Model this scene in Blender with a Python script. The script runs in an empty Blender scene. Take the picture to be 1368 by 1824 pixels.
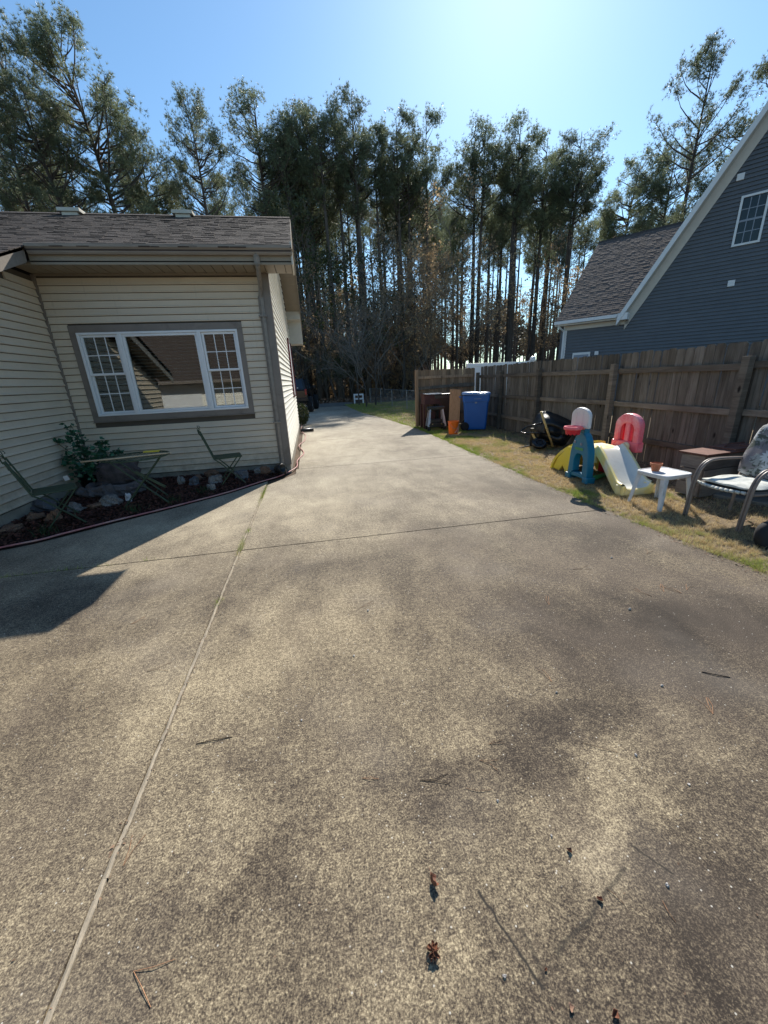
import bpy, math, random
import numpy as np
from mathutils import Vector, Matrix
random.seed(7); RNG = np.random.default_rng(7)
R = math.radians
sc = bpy.context.scene
COL = sc.collection
# ------------------------------------------------------------------ camera, sky, sun, exposure
SUN_EL, SUN_AZ = 38.0, 25.5          # azimuth clockwise from +Y
cam = bpy.data.cameras.new('camera'); co = bpy.data.objects.new('camera', cam); COL.objects.link(co)
cam.sensor_fit = 'HORIZONTAL'; cam.sensor_width = 36; cam.lens = 36*685/1368
cam.clip_start = .05; cam.clip_end = 2000
cf = Vector((.158, .932, -.326)).normalized(); cr = Vector((.982, -.182, -.045)).normalized(); cu = cr.cross(cf).normalized(); cr = cf.cross(cu)
m = Matrix((cr, cu, -cf)).transposed().to_4x4(); m.translation = Vector((0, 0, 1.55)); co.matrix_world = m
sc.camera = co
sc.render.resolution_x, sc.render.resolution_y = 768, 1024
sc.render.engine = 'CYCLES'
w = bpy.data.worlds.new('World'); sc.world = w; w.use_nodes = True
nt = w.node_tree; bg = nt.nodes['Background']
sky = nt.nodes.new('ShaderNodeTexSky'); sky.sky_type = 'NISHITA'; sky.sun_disc = False
sky.sun_elevation = R(SUN_EL); sky.sun_rotation = R(SUN_AZ); sky.air_density = 1.0; sky.dust_density = .24; sky.ozone_density = 2.2; sky.altitude = 0
tint = nt.nodes.new('ShaderNodeMix'); tint.data_type = 'RGBA'; tint.blend_type = 'MULTIPLY'; tint.inputs[0].default_value = 1; tint.inputs[7].default_value = (.84,1.05,1.10,1)
nt.links.new(sky.outputs[0], tint.inputs[6]); nt.links.new(tint.outputs[2], bg.inputs[0]); bg.inputs[1].default_value = .105
sl = bpy.data.lights.new('sun', 'SUN'); sl.energy = 5.0; sl.angle = R(.5); sl.color = (1, .94, .84)
so = bpy.data.objects.new('sun', sl); COL.objects.link(so)
sd = Vector((math.sin(R(SUN_AZ))*math.cos(R(SUN_EL)), math.cos(R(SUN_AZ))*math.cos(R(SUN_EL)), math.sin(R(SUN_EL))))
so.rotation_euler = sd.to_track_quat('Z', 'Y').to_euler()
sc.view_settings.view_transform = 'Standard'; sc.view_settings.look = 'None'; sc.view_settings.gamma = 1
sc.view_settings.use_curve_mapping = False; sc.view_settings.exposure = 0.62

# ------------------------------------------------------------------ helpers
class MB:
    def __init__(s): s.v = []; s.f = []
    def box(s, a, b, M=None):
        x0, y0, z0 = a; x1, y1, z1 = b; n = len(s.v)
        p = [(x0,y0,z0),(x1,y0,z0),(x1,y1,z0),(x0,y1,z0),(x0,y0,z1),(x1,y0,z1),(x1,y1,z1),(x0,y1,z1)]
        if M is not None: p = [tuple(M @ Vector(q)) for q in p]
        s.v += p; s.f += [tuple(n+i for i in q) for q in ((0,3,2,1),(4,5,6,7),(0,1,5,4),(1,2,6,5),(2,3,7,6),(3,0,4,7))]; return s
    def prism(s, poly, d0, d1, axis='x'):
        """poly: 2D points; extrude along axis from d0 to d1"""
        def P(q, d):
            if axis == 'x': return (d, q[0], q[1])
            if axis == 'y': return (q[0], d, q[1])
            return (q[0], q[1], d)
        n = len(s.v); k = len(poly)
        s.v += [P(q, d0) for q in poly] + [P(q, d1) for q in poly]
        s.f.append(tuple(range(n, n+k))[::-1]); s.f.append(tuple(range(n+k, n+2*k)))
        for i in range(k):
            j = (i+1) % k; s.f.append((n+i, n+j, n+k+j, n+k+i))
        return s
    def tube(s, pts, rad, seg=6, cap=True, flat=1.0):
        pts = [Vector(p) for p in pts]
        rads = rad if isinstance(rad, (list, tuple)) else [rad]*len(pts)
        n0 = len(s.v); up = None
        for i, p in enumerate(pts):
            t = (pts[min(i+1, len(pts)-1)] - pts[max(i-1, 0)])
            t = t.normalized() if t.length > 1e-9 else Vector((0,0,1))
            if up is None:
                up = Vector((0,0,1)) if abs(t.z) < .9 else Vector((1,0,0))
            a = up - t*up.dot(t)
            a = a.normalized() if a.length > 1e-6 else t.orthogonal().normalized()
            up = a; b = t.cross(a)
            for k in range(seg):
                an = 2*math.pi*k/seg
                s.v.append(tuple(p + a*(math.cos(an)*rads[i]) + b*(math.sin(an)*rads[i]*flat)))
        for i in range(len(pts)-1):
            for k in range(seg):
                k2 = (k+1) % seg; q = n0+i*seg
                s.f.append((q+k, q+k2, q+seg+k2, q+seg+k))
        if cap:
            s.f.append(tuple(n0+k for k in range(seg))[::-1]); q = n0+(len(pts)-1)*seg
            s.f.append(tuple(q+k for k in range(seg)))
        return s
    def lathe(s, prof, seg=20, M=None, ax=1.0):
        n = len(s.v)
        for r_, z in prof:
            for k in range(seg):
                a = 2*math.pi*k/seg; q = Vector((r_*math.cos(a)*ax, r_*math.sin(a), z))
                s.v.append(tuple(M @ q) if M is not None else tuple(q))
        for i in range(len(prof)-1):
            for k in range(seg):
                k2 = (k+1) % seg; q = n+i*seg; s.f.append((q+k, q+k2, q+seg+k2, q+seg+k))
        return s
    def poly(s, pts): n = len(s.v); s.v += [tuple(p) for p in pts]; s.f.append(tuple(range(n, n+len(pts)))); return s
    def grid(s, rows):
        n = len(s.v); w_ = len(rows[0])
        for r_ in rows: s.v += [tuple(p) for p in r_]
        for i in range(len(rows)-1):
            for j in range(w_-1): q = n+i*w_+j; s.f.append((q, q+1, q+w_+1, q+w_))
        return s
    def build(s, name, mat, parent=None, smooth=False, off=None, bevel=0, kind=None, label=None, sub=0, solid=0):
        me = bpy.data.meshes.new(name)
        v = s.v
        if off is not None: v = [(p[0]-off[0], p[1]-off[1], p[2]-off[2]) for p in v]
        me.from_pydata(v, [], s.f); me.update()
        if mat: me.materials.append(mat)
        if smooth: me.polygons.foreach_set('use_smooth', [True]*len(me.polygons))
        o = bpy.data.objects.new(name, me); COL.objects.link(o)
        if parent: o.parent = parent
        if solid: md = o.modifiers.new('solid', 'SOLIDIFY'); md.thickness = solid; md.offset = 0
        if bevel: md = o.modifiers.new('bevel', 'BEVEL'); md.width = bevel; md.segments = 2; md.limit_method = 'ANGLE'; md.angle_limit = R(40)
        if sub: md = o.modifiers.new('sub', 'SUBSURF'); md.levels = sub; md.render_levels = sub
        if kind: o['kind'] = kind
        if label: o['label'] = label
        return o
def tag(o, label=None, cat=None, group=None, kind=None):
    if label: o['label'] = label
    if cat: o['category'] = cat
    if group: o['group'] = group
    if kind: o['kind'] = kind
    return o
def thing(name, label, cat, loc=(0,0,0), rz=0, group=None, rot=None, scale=None):
    o = bpy.data.objects.new(name, None); COL.objects.link(o); o.location = loc
    o.rotation_euler = rot if rot else (0,0,rz); o.empty_display_size = .2
    if scale: o.scale = (scale,)*3 if isinstance(scale, (int, float)) else scale
    return tag(o, label, cat, group)
def inst(src, parent=None, name=None, loc=None, rot=None, scale=None):
    o = src.copy(); COL.objects.link(o); o.parent = parent
    if name: o.name = name
    if loc is not None: o.location = loc
    if rot is not None: o.rotation_euler = rot
    if scale is not None: o.scale = scale
    return o
def dup(root, loc, rz, label=None, scale=None):
    r_ = root.copy(); COL.objects.link(r_); r_.location = loc; r_.rotation_euler = (0,0,rz)
    if scale: r_.scale = (scale,)*3
    if label: r_['label'] = label
    for ch in list(root.children):
        c = ch.copy(); COL.objects.link(c); c.parent = r_
        for g_ in ch.children:
            d = g_.copy(); COL.objects.link(d); d.parent = c
    return r_

# ------------------------------------------------------------------ materials
def ramp(nt, fac, stops):
    n = nt.nodes.new('ShaderNodeValToRGB'); cr_ = n.color_ramp
    while len(cr_.elements) < len(stops): cr_.elements.new(.5)
    for e, (p, c) in zip(cr_.elements, stops): e.position = p; e.color = (*c, 1)
    nt.links.new(fac, n.inputs[0]); return n.outputs[0]
def noise(nt, vec, scale, detail=3, rough=.55, dist=0):
    n = nt.nodes.new('ShaderNodeTexNoise'); n.inputs['Scale'].default_value = scale; n.inputs['Detail'].default_value = detail
    n.inputs['Roughness'].default_value = rough; n.inputs['Distortion'].default_value = dist
    nt.links.new(vec, n.inputs['Vector']); return n.outputs['Fac']
def math_(nt, op, a, b=None, clamp=False):
    n = nt.nodes.new('ShaderNodeMath'); n.operation = op; n.use_clamp = clamp
    for i, q in enumerate((a, b)):
        if q is None: continue
        if isinstance(q, (int, float)): n.inputs[i].default_value = q
        else: nt.links.new(q, n.inputs[i])
    return n.outputs[0]
def mix(nt, fac, a, b, mode='MIX'):
    n = nt.nodes.new('ShaderNodeMix'); n.data_type = 'RGBA'; n.blend_type = mode
    for i, q in ((0, fac), (6, a), (7, b)):
        if isinstance(q, (int, float)): n.inputs[i].default_value = q
        elif isinstance(q, tuple): n.inputs[i].default_value = (*q, 1)
        else: nt.links.new(q, n.inputs[i])
    return n.outputs[2]
def coords(nt, stretch=(1,1,1), rnd=True):
    tc = nt.nodes.new('ShaderNodeTexCoord'); mp = nt.nodes.new('ShaderNodeMapping')
    nt.links.new(tc.outputs['Object'], mp.inputs[0]); mp.inputs['Scale'].default_value = stretch
    if rnd:
        oi = nt.nodes.new('ShaderNodeObjectInfo'); mu = math_(nt, 'MULTIPLY', oi.outputs['Random'], 37.0)
        nt.links.new(mu, mp.inputs['Location'])
    return mp.outputs[0]
def base(name):
    m_ = bpy.data.materials.new(name); m_.use_nodes = True; return m_, m_.node_tree, m_.node_tree.nodes['Principled BSDF']
def bump(nt, b, h, strength, dist=.01):
    n = nt.nodes.new('ShaderNodeBump'); n.inputs['Strength'].default_value = strength; n.inputs['Distance'].default_value = dist
    nt.links.new(h, n.inputs['Height']); nt.links.new(n.outputs[0], b.inputs['Normal'])
def pm(name, col, rough=.6, var=.25, scale=6, stretch=(1,1,1), bmp=.0, bscale=60, metal=0, spec=.4, orand=.0, island=.0, col2=None, dirt=None, dirt_scale=3, dirt_lo=.5, rnd=True):
    m_, nt, b = base(name); v = coords(nt, stretch, rnd)
    f_ = noise(nt, v, scale, 5, .6)
    c2 = col2 or tuple(c*(1-var) for c in col); c1 = tuple(min(1, c*(1+var*.5)) for c in col)
    c = ramp(nt, f_, [(.3, c2), (.7, c1)])
    if dirt:
        d = noise(nt, v, dirt_scale, 6, .65, .3); dm = ramp(nt, d, [(dirt_lo, (0,0,0)), (dirt_lo+.22, (1,1,1))])
        c = mix(nt, dm, c, dirt)
    for src, amt in (('o', orand), ('i', island)):
        if amt:
            if src == 'o': q = nt.nodes.new('ShaderNodeObjectInfo').outputs['Random']
            else: q = nt.nodes.new('ShaderNodeNewGeometry').outputs['Random Per Island']
            mr = nt.nodes.new('ShaderNodeMapRange'); mr.inputs[3].default_value = 1-amt; mr.inputs[4].default_value = 1+amt
            nt.links.new(q, mr.inputs[0]); cc = nt.nodes.new('ShaderNodeCombineXYZ')
            for i in range(3): nt.links.new(mr.outputs[0], cc.inputs[i])
            c = mix(nt, 1.0, c, cc.outputs[0], 'MULTIPLY')
    nt.links.new(c, b.inputs['Base Color']); b.inputs['Roughness'].default_value = rough
    b.inputs['Metallic'].default_value = metal; b.inputs['Specular IOR Level'].default_value = spec
    if bmp: bump(nt, b, noise(nt, v, bscale, 4), bmp)
    return m_
M = {}
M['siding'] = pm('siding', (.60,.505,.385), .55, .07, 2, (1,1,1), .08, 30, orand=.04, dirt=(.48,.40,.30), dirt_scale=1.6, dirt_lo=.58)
M['siding_sunlit'] = pm('siding_sunlit', (.80,.78,.70), .5, .06, 2, (1,1,1), .08, 30, orand=.03, dirt=(.66,.63,.56), dirt_scale=1.8, dirt_lo=.6)  # brighter copy of the siding, sunlight put into its colour
M['groove_shade'] = pm('groove_shade', (.09,.075,.058), .8, .1)  # dark backing, painted as shadow lines between planks and soffit panels
M['taupe'] = pm('taupe', (.20,.17,.145), .5, .12, 4, bmp=.05, dirt=(.14,.115,.095), dirt_scale=5)
M['soffit'] = pm('soffit', (.25,.21,.155), .6, .1, 3, orand=.04)
M['gutter'] = pm('gutter', (.235,.205,.175), .4, .15, 3, stretch=(1,6,6), dirt=(.16,.14,.12), dirt_scale=2)
M['pale_trim'] = pm('pale_trim', (.50,.47,.40), .5, .1, 4)
M['white_vinyl'] = pm('white_vinyl', (.72,.73,.74), .35, .06, 4, dirt=(.5,.5,.49), dirt_scale=6, dirt_lo=.62)
M['foundation'] = pm('foundation', (.28,.25,.20), .9, .3, 5, bmp=.4, bscale=40, dirt=(.12,.10,.08), dirt_scale=3)
M['blind'] = pm('blind', (.50,.49,.45), .6, .1, 3)
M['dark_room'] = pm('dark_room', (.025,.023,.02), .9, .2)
M['burgundy'] = pm('burgundy', (.16,.02,.03), .5, .2)
M['blue_siding'] = pm('blue_siding', (.105,.113,.126), .55, .1, 3, bmp=.05, island=.04)
M['fascia_white'] = pm('fascia_white', (.62,.63,.64), .4, .06)
M['soffit_white'] = pm('soffit_white', (.50,.47,.42), .6, .06)
M['shingle'] = pm('shingle', (.070,.053,.045), .95, .5, 60, bmp=.8, bscale=200, island=.14, rnd=False)
M['shingle_far'] = pm('shingle_far', (.125,.096,.083), .95, .35, 25, bmp=.6, bscale=200, island=.22, rnd=False)
M['roofdeck'] = pm('roofdeck', (.05,.04,.037), .95, .3)
M['black_plastic'] = pm('black_plastic', (.012,.013,.015), .38, .3, 4, dirt=(.04,.04,.038), dirt_scale=5, dirt_lo=.55)
M['black_gloss'] = pm('black_gloss', (.008,.008,.009), .15, .2)
M['rubber'] = pm('rubber', (.016,.016,.018), .85, .3, 20)
M['green_metal'] = pm('green_metal', (.036,.062,.034), .45, .3, 12, orand=.0, dirt=(.07,.06,.04), dirt_scale=14, dirt_lo=.6)
M['white_plastic'] = pm('white_plastic', (.66,.67,.68), .45, .08, 5, dirt=(.42,.41,.38), dirt_scale=7, dirt_lo=.5)
M['terracotta'] = pm('terracotta', (.42,.15,.075), .85, .25, 10, bmp=.2)
M['yellow_plastic'] = pm('yellow_plastic', (.86,.66,.06), .42, .1, 4, dirt=(.72,.60,.25), dirt_scale=4, dirt_lo=.5)
M['cream_plastic'] = pm('cream_plastic', (.78,.68,.34), .42, .1, 3, col2=(.82,.62,.16), dirt=(.70,.68,.55), dirt_scale=3.5, dirt_lo=.45)
M['slide_plastic'] = pm('slide_plastic', (.62,.62,.56), .38, .08, 4, dirt=(.52,.50,.42), dirt_scale=5, dirt_lo=.55)
M['blue_plastic'] = pm('blue_plastic', (.006,.16,.27), .38, .12, 4, dirt=(.02,.19,.30), dirt_scale=6)
M['red_plastic'] = pm('red_plastic', (.82,.085,.125), .42, .1, 3, col2=(.84,.20,.23), dirt=(.85,.40,.42), dirt_scale=3, dirt_lo=.5)
M['dark_red'] = pm('dark_red', (.62,.02,.035), .42, .1)
M['green_plastic'] = pm('green_plastic', (.05,.28,.09), .4, .15)
M['backboard'] = pm('backboard', (.68,.66,.64), .5, .08, 8, (1,1,.3), dirt=(.50,.47,.44), dirt_scale=12, dirt_lo=.5)
M['bin_blue'] = pm('bin_blue', (.010,.095,.34), .42, .1, 3)
M['bin_lid_glare'] = pm('bin_lid_glare', (.10,.20,.42), .22, .1, 3, spec=.9)  # paler than the bin body: sun glare put into the lid colour
M['orange'] = pm('orange', (.88,.16,.01), .4, .06)
M['print_white'] = pm('print_white', (.75,.72,.70), .6, .05)
M['print_grey'] = pm('print_grey', (.22,.25,.30), .6, .05)
M['aluminium'] = pm('aluminium', (.36,.38,.42), .45, .15, 8, metal=.4)
M['brown_paint'] = pm('brown_paint', (.075,.024,.020), .6, .35, 7, bmp=.15, dirt=(.035,.015,.012), dirt_scale=6)
M['chair_metal'] = pm('chair_metal', (.21,.165,.14), .45, .15, 10)
M['rust_red'] = pm('rust_red', (.16,.065,.045), .8, .35, 9, bmp=.3, orand=.15)
M['grey_cushion'] = pm('grey_cushion', (.13,.12,.115), .9, .2, 10, bmp=.2, bscale=120)
M['stick'] = pm('stick', (.55,.44,.30), .7, .15, 30, (1,1,1))
M['handle_wood'] = pm('handle_wood', (.58,.42,.18), .6, .2, 20, (1,1,.2))
M['hose'] = pm('hose', (.42,.15,.15), .5, .2, 8, dirt=(.45,.30,.26), dirt_scale=3, dirt_lo=.45)
M['truck_paint'] = pm('truck_paint', (.008,.009,.013), .2, .2)
M['truck_glass'] = pm('truck_glass', (.012,.022,.04), .08, .2)
M['tail_red'] = pm('tail_red', (.30,.012,.015), .3, .2)
M['chrome'] = pm('chrome', (.5,.5,.52), .25, .1, metal=.9)
M['galv'] = pm('galv', (.26,.27,.27), .5, .2, metal=.6)
M['bark'] = pm('bark', (.105,.085,.07), .95, .5, 6, (1,1,.25), bmp=.8, bscale=14, orand=.25)
M['bark_grey'] = pm('bark_grey', (.085,.07,.058), .9, .4, 8, (1,1,.3), bmp=.3, orand=.25)
M['twig'] = pm('twig', (.18,.155,.13), .9, .4, 8)
M['litter_chip'] = pm('litter_chip', (.20,.125,.080), .9, .4, 6, island=.5, rnd=False)
M['mulch_chip'] = pm('mulch_chip', (.085,.032,.022), .95, .4, 8, island=.6, rnd=False)
M['mulch'] = pm('mulch', (.035,.014,.010), 1, .4, 30, bmp=.8, bscale=50)
M['ivy'] = pm('ivy', (.03,.105,.055), .5, .3, 8, island=.45, rnd=False)
M['fern'] = pm('fern', (.03,.06,.02), .7, .3, 8, island=.5, rnd=False)
M['rock_tan'] = pm('rock_tan', (.22,.13,.085), .9, .5, 7, dirt=(.06,.035,.025), dirt_scale=5, dirt_lo=.5, bmp=.6, bscale=20, orand=.2)
M['rock_pale'] = pm('rock_pale', (.27,.255,.24), .9, .6, 7, dirt=(.07,.065,.06), dirt_scale=6, dirt_lo=.48, bmp=.6, bscale=20, orand=.2)
M['rock_grey'] = pm('rock_grey', (.12,.125,.14), .9, .5, 9, bmp=.6, bscale=20, orand=.2)
M['fountain'] = pm('fountain', (.085,.070,.070), .85, .55, 9, bmp=.7, bscale=14, dirt=(.02,.018,.018), dirt_scale=8)
M['fountain_rim'] = pm('fountain_rim', (.13,.115,.115), .85, .4, 9, bmp=.5, bscale=18)
M['wood_strip'] = pm('wood_strip', (.36,.30,.22), .95, .4, 12, (6,1,1), bmp=.5, bscale=60, dirt=(.11,.09,.07), dirt_scale=5, dirt_lo=.55)
M['leaf_brown'] = pm('leaf_brown', (.17,.062,.030), .6, .5, 40, orand=.3)
M['leaf_tan'] = pm('leaf_tan', (.36,.22,.15), .7, .4, 30, orand=.2)
M['needle_dry'] = pm('needle_dry', (.36,.19,.10), .8, .3, 30, orand=.4)
M['dark_twig'] = pm('dark_twig', (.05,.032,.024), .9, .4, 30)
M['pebble'] = pm('pebble', (.5,.46,.42), .8, .3, 30, orand=.3)
M['stone_slab'] = pm('stone_slab', (.20,.18,.16), .95, .3, 12, bmp=.5, bscale=50, dirt=(.12,.105,.09))
M['asphalt'] = pm('asphalt', (.14,.135,.125), .9, .25, 3, bmp=.3, bscale=80, rnd=False)
M['far_wall'] = pm('far_wall', (.12,.10,.09), .8, .2)
M['far_roof'] = pm('far_roof', (.07,.035,.028), .9, .3, island=.25)
M['ceramic'] = pm('ceramic', (.55,.57,.60), .5, .2, 10, dirt=(.2,.21,.22), dirt_scale=12)

def ply_mat():
    m_, nt, b = base('plywood'); v = coords(nt, (3,3,.6))
    c = ramp(nt, noise(nt, v, 8, 6, .6, 1.2), [(.3, (.36,.165,.07)), (.55, (.50,.25,.12)), (.75, (.42,.20,.09))])
    vo = nt.nodes.new('ShaderNodeTexNoise'); nt.links.new(v, vo.inputs[0]); vo.inputs['Scale'].default_value = 18
    c = mix(nt, ramp(nt, vo.outputs['Fac'], [(.66, (0,0,0)), (.72, (1,1,1))]), c, (.14,.07,.04))
    nt.links.new(c, b.inputs['Base Color']); b.inputs['Roughness'].default_value = .75; return m_
M['plywood'] = ply_mat()

def wood_mat(name, c_lo, c_hi, c_dark, stretch=(14,14,1.0), warm=None):
    m_, nt, b = base(name); v = coords(nt, stretch)
    g1 = noise(nt, v, 1.6, 8, .7, .6); c = ramp(nt, g1, [(.28, c_dark), (.45, c_lo), (.72, c_hi)])
    v2 = coords(nt, (1,1,.7))
    big = noise(nt, v2, 2.2, 4, .6); c = mix(nt, ramp(nt, big, [(.45, (0,0,0)), (.75, (.75,.75,.75))]), c, warm or c_dark)
    # knots
    v3 = coords(nt, (1,1,.45)); vo = nt.nodes.new('ShaderNodeTexVoronoi'); vo.inputs['Scale'].default_value = 4.5; nt.links.new(v3, vo.inputs[0])
    k = ramp(nt, vo.outputs['Distance'], [(.05, (1,1,1)), (.12, (0,0,0))]); c = mix(nt, k, c, (.022,.017,.014))
    oi = nt.nodes.new('ShaderNodeObjectInfo'); mr = nt.nodes.new('ShaderNodeMapRange'); mr.inputs[3].default_value = .66; mr.inputs[4].default_value = 1.32
    nt.links.new(oi.outputs['Random'], mr.inputs[0]); cc = nt.nodes.new('ShaderNodeCombineXYZ')
    for i in range(3): nt.links.new(mr.outputs[0], cc.inputs[i])
    c = mix(nt, 1.0, c, cc.outputs[0], 'MULTIPLY')
    nt.links.new(c, b.inputs['Base Color']); b.inputs['Roughness'].default_value = .9; b.inputs['Specular IOR Level'].default_value = .2
    bump(nt, b, g1, .5, .006); return m_
M['fence'] = wood_mat('fence_wood', (.125,.108,.088), (.225,.20,.168), (.045,.037,.030), warm=(.085,.070,.052))
M['fence_rail'] = wood_mat('fence_rail_wood', (.155,.128,.10), (.235,.20,.158), (.09,.07,.055), (1,1,14))
M['fence_rail2'] = wood_mat('fence_rail_wood_long', (.155,.128,.10), (.235,.20,.158), (.09,.07,.055), (14,1,14))
M['fence_new'] = wood_mat('fence_wood_new', (.24,.155,.095), (.33,.235,.15), (.12,.08,.05), warm=(.20,.14,.09))
M['box_wood'] = wood_mat('box_wood', (.19,.155,.135), (.27,.225,.195), (.10,.08,.07), (1.5,1.5,12))

def glass_mat():
    m_ = bpy.data.materials.new('window_glass'); m_.use_nodes = True; nt = m_.node_tree; nt.nodes.clear()
    o = nt.nodes.new('ShaderNodeOutputMaterial'); g_ = nt.nodes.new('ShaderNodeBsdfGlossy'); t = nt.nodes.new('ShaderNodeBsdfTransparent')
    g_.inputs['Roughness'].default_value = .01; g_.inputs[0].default_value = (.9,.92,.92,1); t.inputs[0].default_value = (.82,.85,.84,1)
    mx = nt.nodes.new('ShaderNodeMixShader'); fr = nt.nodes.new('ShaderNodeFresnel'); fr.inputs[0].default_value = 1.75
    f_ = math_(nt, 'MULTIPLY', fr.outputs[0], 1.5, True); f_ = math_(nt, 'ADD', f_, .02, True)
    nt.links.new(f_, mx.inputs[0]); nt.links.new(t.outputs[0], mx.inputs[1]); nt.links.new(g_.outputs[0], mx.inputs[2]); nt.links.new(mx.outputs[0], o.inputs[0]); return m_
M['glass'] = glass_mat()
M['glass_dark'] = pm('glass_dark', (.012,.02,.024), .12, .2, spec=.35)

def grime(m_, zlo, zhi, col):
    nt = m_.node_tree; b = nt.nodes['Principled BSDF']; src = b.inputs['Base Color'].links[0].from_socket
    v = coords(nt, (1,1,1), False); s_ = nt.nodes.new('ShaderNodeSeparateXYZ'); nt.links.new(v, s_.inputs[0])
    mr = nt.nodes.new('ShaderNodeMapRange'); mr.inputs[1].default_value = zlo; mr.inputs[2].default_value = zhi; mr.inputs[3].default_value = .75; mr.inputs[4].default_value = 0; nt.links.new(s_.outputs[2], mr.inputs[0])
    f_ = math_(nt, 'MULTIPLY', mr.outputs[0], ramp(nt, noise(nt, v, 5, 7, .7), [(.35, (0,0,0)), (.62, (1,1,1))]))
    st = noise(nt, coords(nt, (9,9,.8), False), 2, 5, .6); f2 = ramp(nt, st, [(.60, (0,0,0)), (.75, (.22,.22,.22))])
    c = mix(nt, math_(nt, 'MAXIMUM', f_, f2), src, col); nt.links.new(c, b.inputs['Base Color'])
grime(M['siding'], .16, .75, (.26,.215,.155)); grime(M['siding_sunlit'], .16, .6, (.42,.38,.30))
def leaf_mat(name, lo, hi, trans=.25, rough=.6):
    m_, nt, b = base(name); geo = nt.nodes.new('ShaderNodeNewGeometry')
    v = coords(nt); n_ = noise(nt, v, .8, 3)
    q = math_(nt, 'ADD', math_(nt, 'MULTIPLY', geo.outputs['Random Per Island'], .55), math_(nt, 'MULTIPLY', n_, .5))
    c = ramp(nt, q, [(.2, lo), (.85, hi)])
    oi = nt.nodes.new('ShaderNodeObjectInfo'); mr = nt.nodes.new('ShaderNodeMapRange'); mr.inputs[3].default_value = .8; mr.inputs[4].default_value = 1.25
    nt.links.new(oi.outputs['Random'], mr.inputs[0]); cc = nt.nodes.new('ShaderNodeCombineXYZ')
    for i in range(3): nt.links.new(mr.outputs[0], cc.inputs[i])
    c = mix(nt, 1.0, c, cc.outputs[0], 'MULTIPLY')
    nt.links.new(c, b.inputs['Base Color']); b.inputs['Roughness'].default_value = rough; b.inputs['Specular IOR Level'].default_value = .3
    tr = nt.nodes.new('ShaderNodeBsdfTranslucent'); nt.links.new(c, tr.inputs[0]); mx = nt.nodes.new('ShaderNodeMixShader'); mx.inputs[0].default_value = trans
    out = nt.nodes['Material Output']; nt.links.new(b.outputs[0], mx.inputs[1]); nt.links.new(tr.outputs[0], mx.inputs[2]); nt.links.new(mx.outputs[0], out.inputs[0]); return m_
M['needles'] = leaf_mat('pine_needles', (.085,.110,.062), (.27,.30,.175), .5, .4)
M['brown_leaves'] = leaf_mat('brown_leaves', (.19,.14,.09), (.44,.32,.18), .5)
M['shrub_leaves'] = leaf_mat('shrub_leaves', (.02,.035,.012), (.075,.085,.03), .3)
M['far_wood'] = leaf_mat('far_wood', (.05,.048,.035), (.13,.115,.08), .4)

def grass_mat():
    m_, nt, b = base('grass_blades'); geo = nt.nodes.new('ShaderNodeNewGeometry'); v = coords(nt, rnd=False)
    sep = nt.nodes.new('ShaderNodeSeparateXYZ'); nt.links.new(v, sep.inputs[0])
    n_ = noise(nt, v, 1.3, 4, .6)
    gr = ramp(nt, geo.outputs['Random Per Island'], [(0, (.15,.24,.03)), (1, (.36,.42,.09))])
    st = ramp(nt, geo.outputs['Random Per Island'], [(0, (.30,.20,.10)), (.4, (.56,.43,.23)), (1, (.74,.61,.37))])
    # greener along the slab edge and far back
    e = nt.nodes.new('ShaderNodeMapRange'); e.inputs[1].default_value = 3.7; e.inputs[2].default_value = 3.15; e.inputs[3].default_value = 0; e.inputs[4].default_value = .24
    nt.links.new(sep.outputs[0], e.inputs[0])
    y = nt.nodes.new('ShaderNodeMapRange'); y.inputs[1].default_value = 5; y.inputs[2].default_value = 13; y.inputs[3].default_value = 0; y.inputs[4].default_value = .22
    nt.links.new(sep.outputs[1], y.inputs[0])
    q = math_(nt, 'ADD', math_(nt, 'ADD', n_, e.outputs[0]), y.outputs[0])
    q = math_(nt, 'ADD', q, math_(nt, 'MULTIPLY', geo.outputs['Random Per Island'], .12))
    k = ramp(nt, q, [(.64, (0,0,0)), (.80, (1,1,1))]); c = mix(nt, k, st, gr)
    nt.links.new(c, b.inputs['Base Color']); b.inputs['Roughness'].default_value = .7
    tr = nt.nodes.new('ShaderNodeBsdfTranslucent'); nt.links.new(c, tr.inputs[0]); mx = nt.nodes.new('ShaderNodeMixShader'); mx.inputs[0].default_value = .35
    out = nt.nodes['Material Output']; nt.links.new(b.outputs[0], mx.inputs[1]); nt.links.new(tr.outputs[0], mx.inputs[2]); nt.links.new(mx.outputs[0], out.inputs[0]); return m_
M['grass'] = grass_mat()

def ground_mat(name, a, b_, c3, s=1.5):
    m_, nt, b = base(name); v = coords(nt, rnd=False)
    c = ramp(nt, noise(nt, v, s, 6, .65), [(.3, a), (.7, b_)])
    c = mix(nt, ramp(nt, noise(nt, v, 30, 4, .7), [(.45, (0,0,0)), (.65, (.8,.8,.8))]), c, c3)
    nt.links.new(c, b.inputs['Base Color']); b.inputs['Roughness'].default_value = 1
    bump(nt, b, noise(nt, v, 45, 5, .7), .8, .02); return m_
M['soil'] = ground_mat('soil', (.075,.048,.030), (.17,.115,.07), (.05,.033,.022))
M['lawn'] = ground_mat('lawn', (.13,.092,.055), (.30,.225,.13), (.075,.052,.032), 5)

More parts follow.
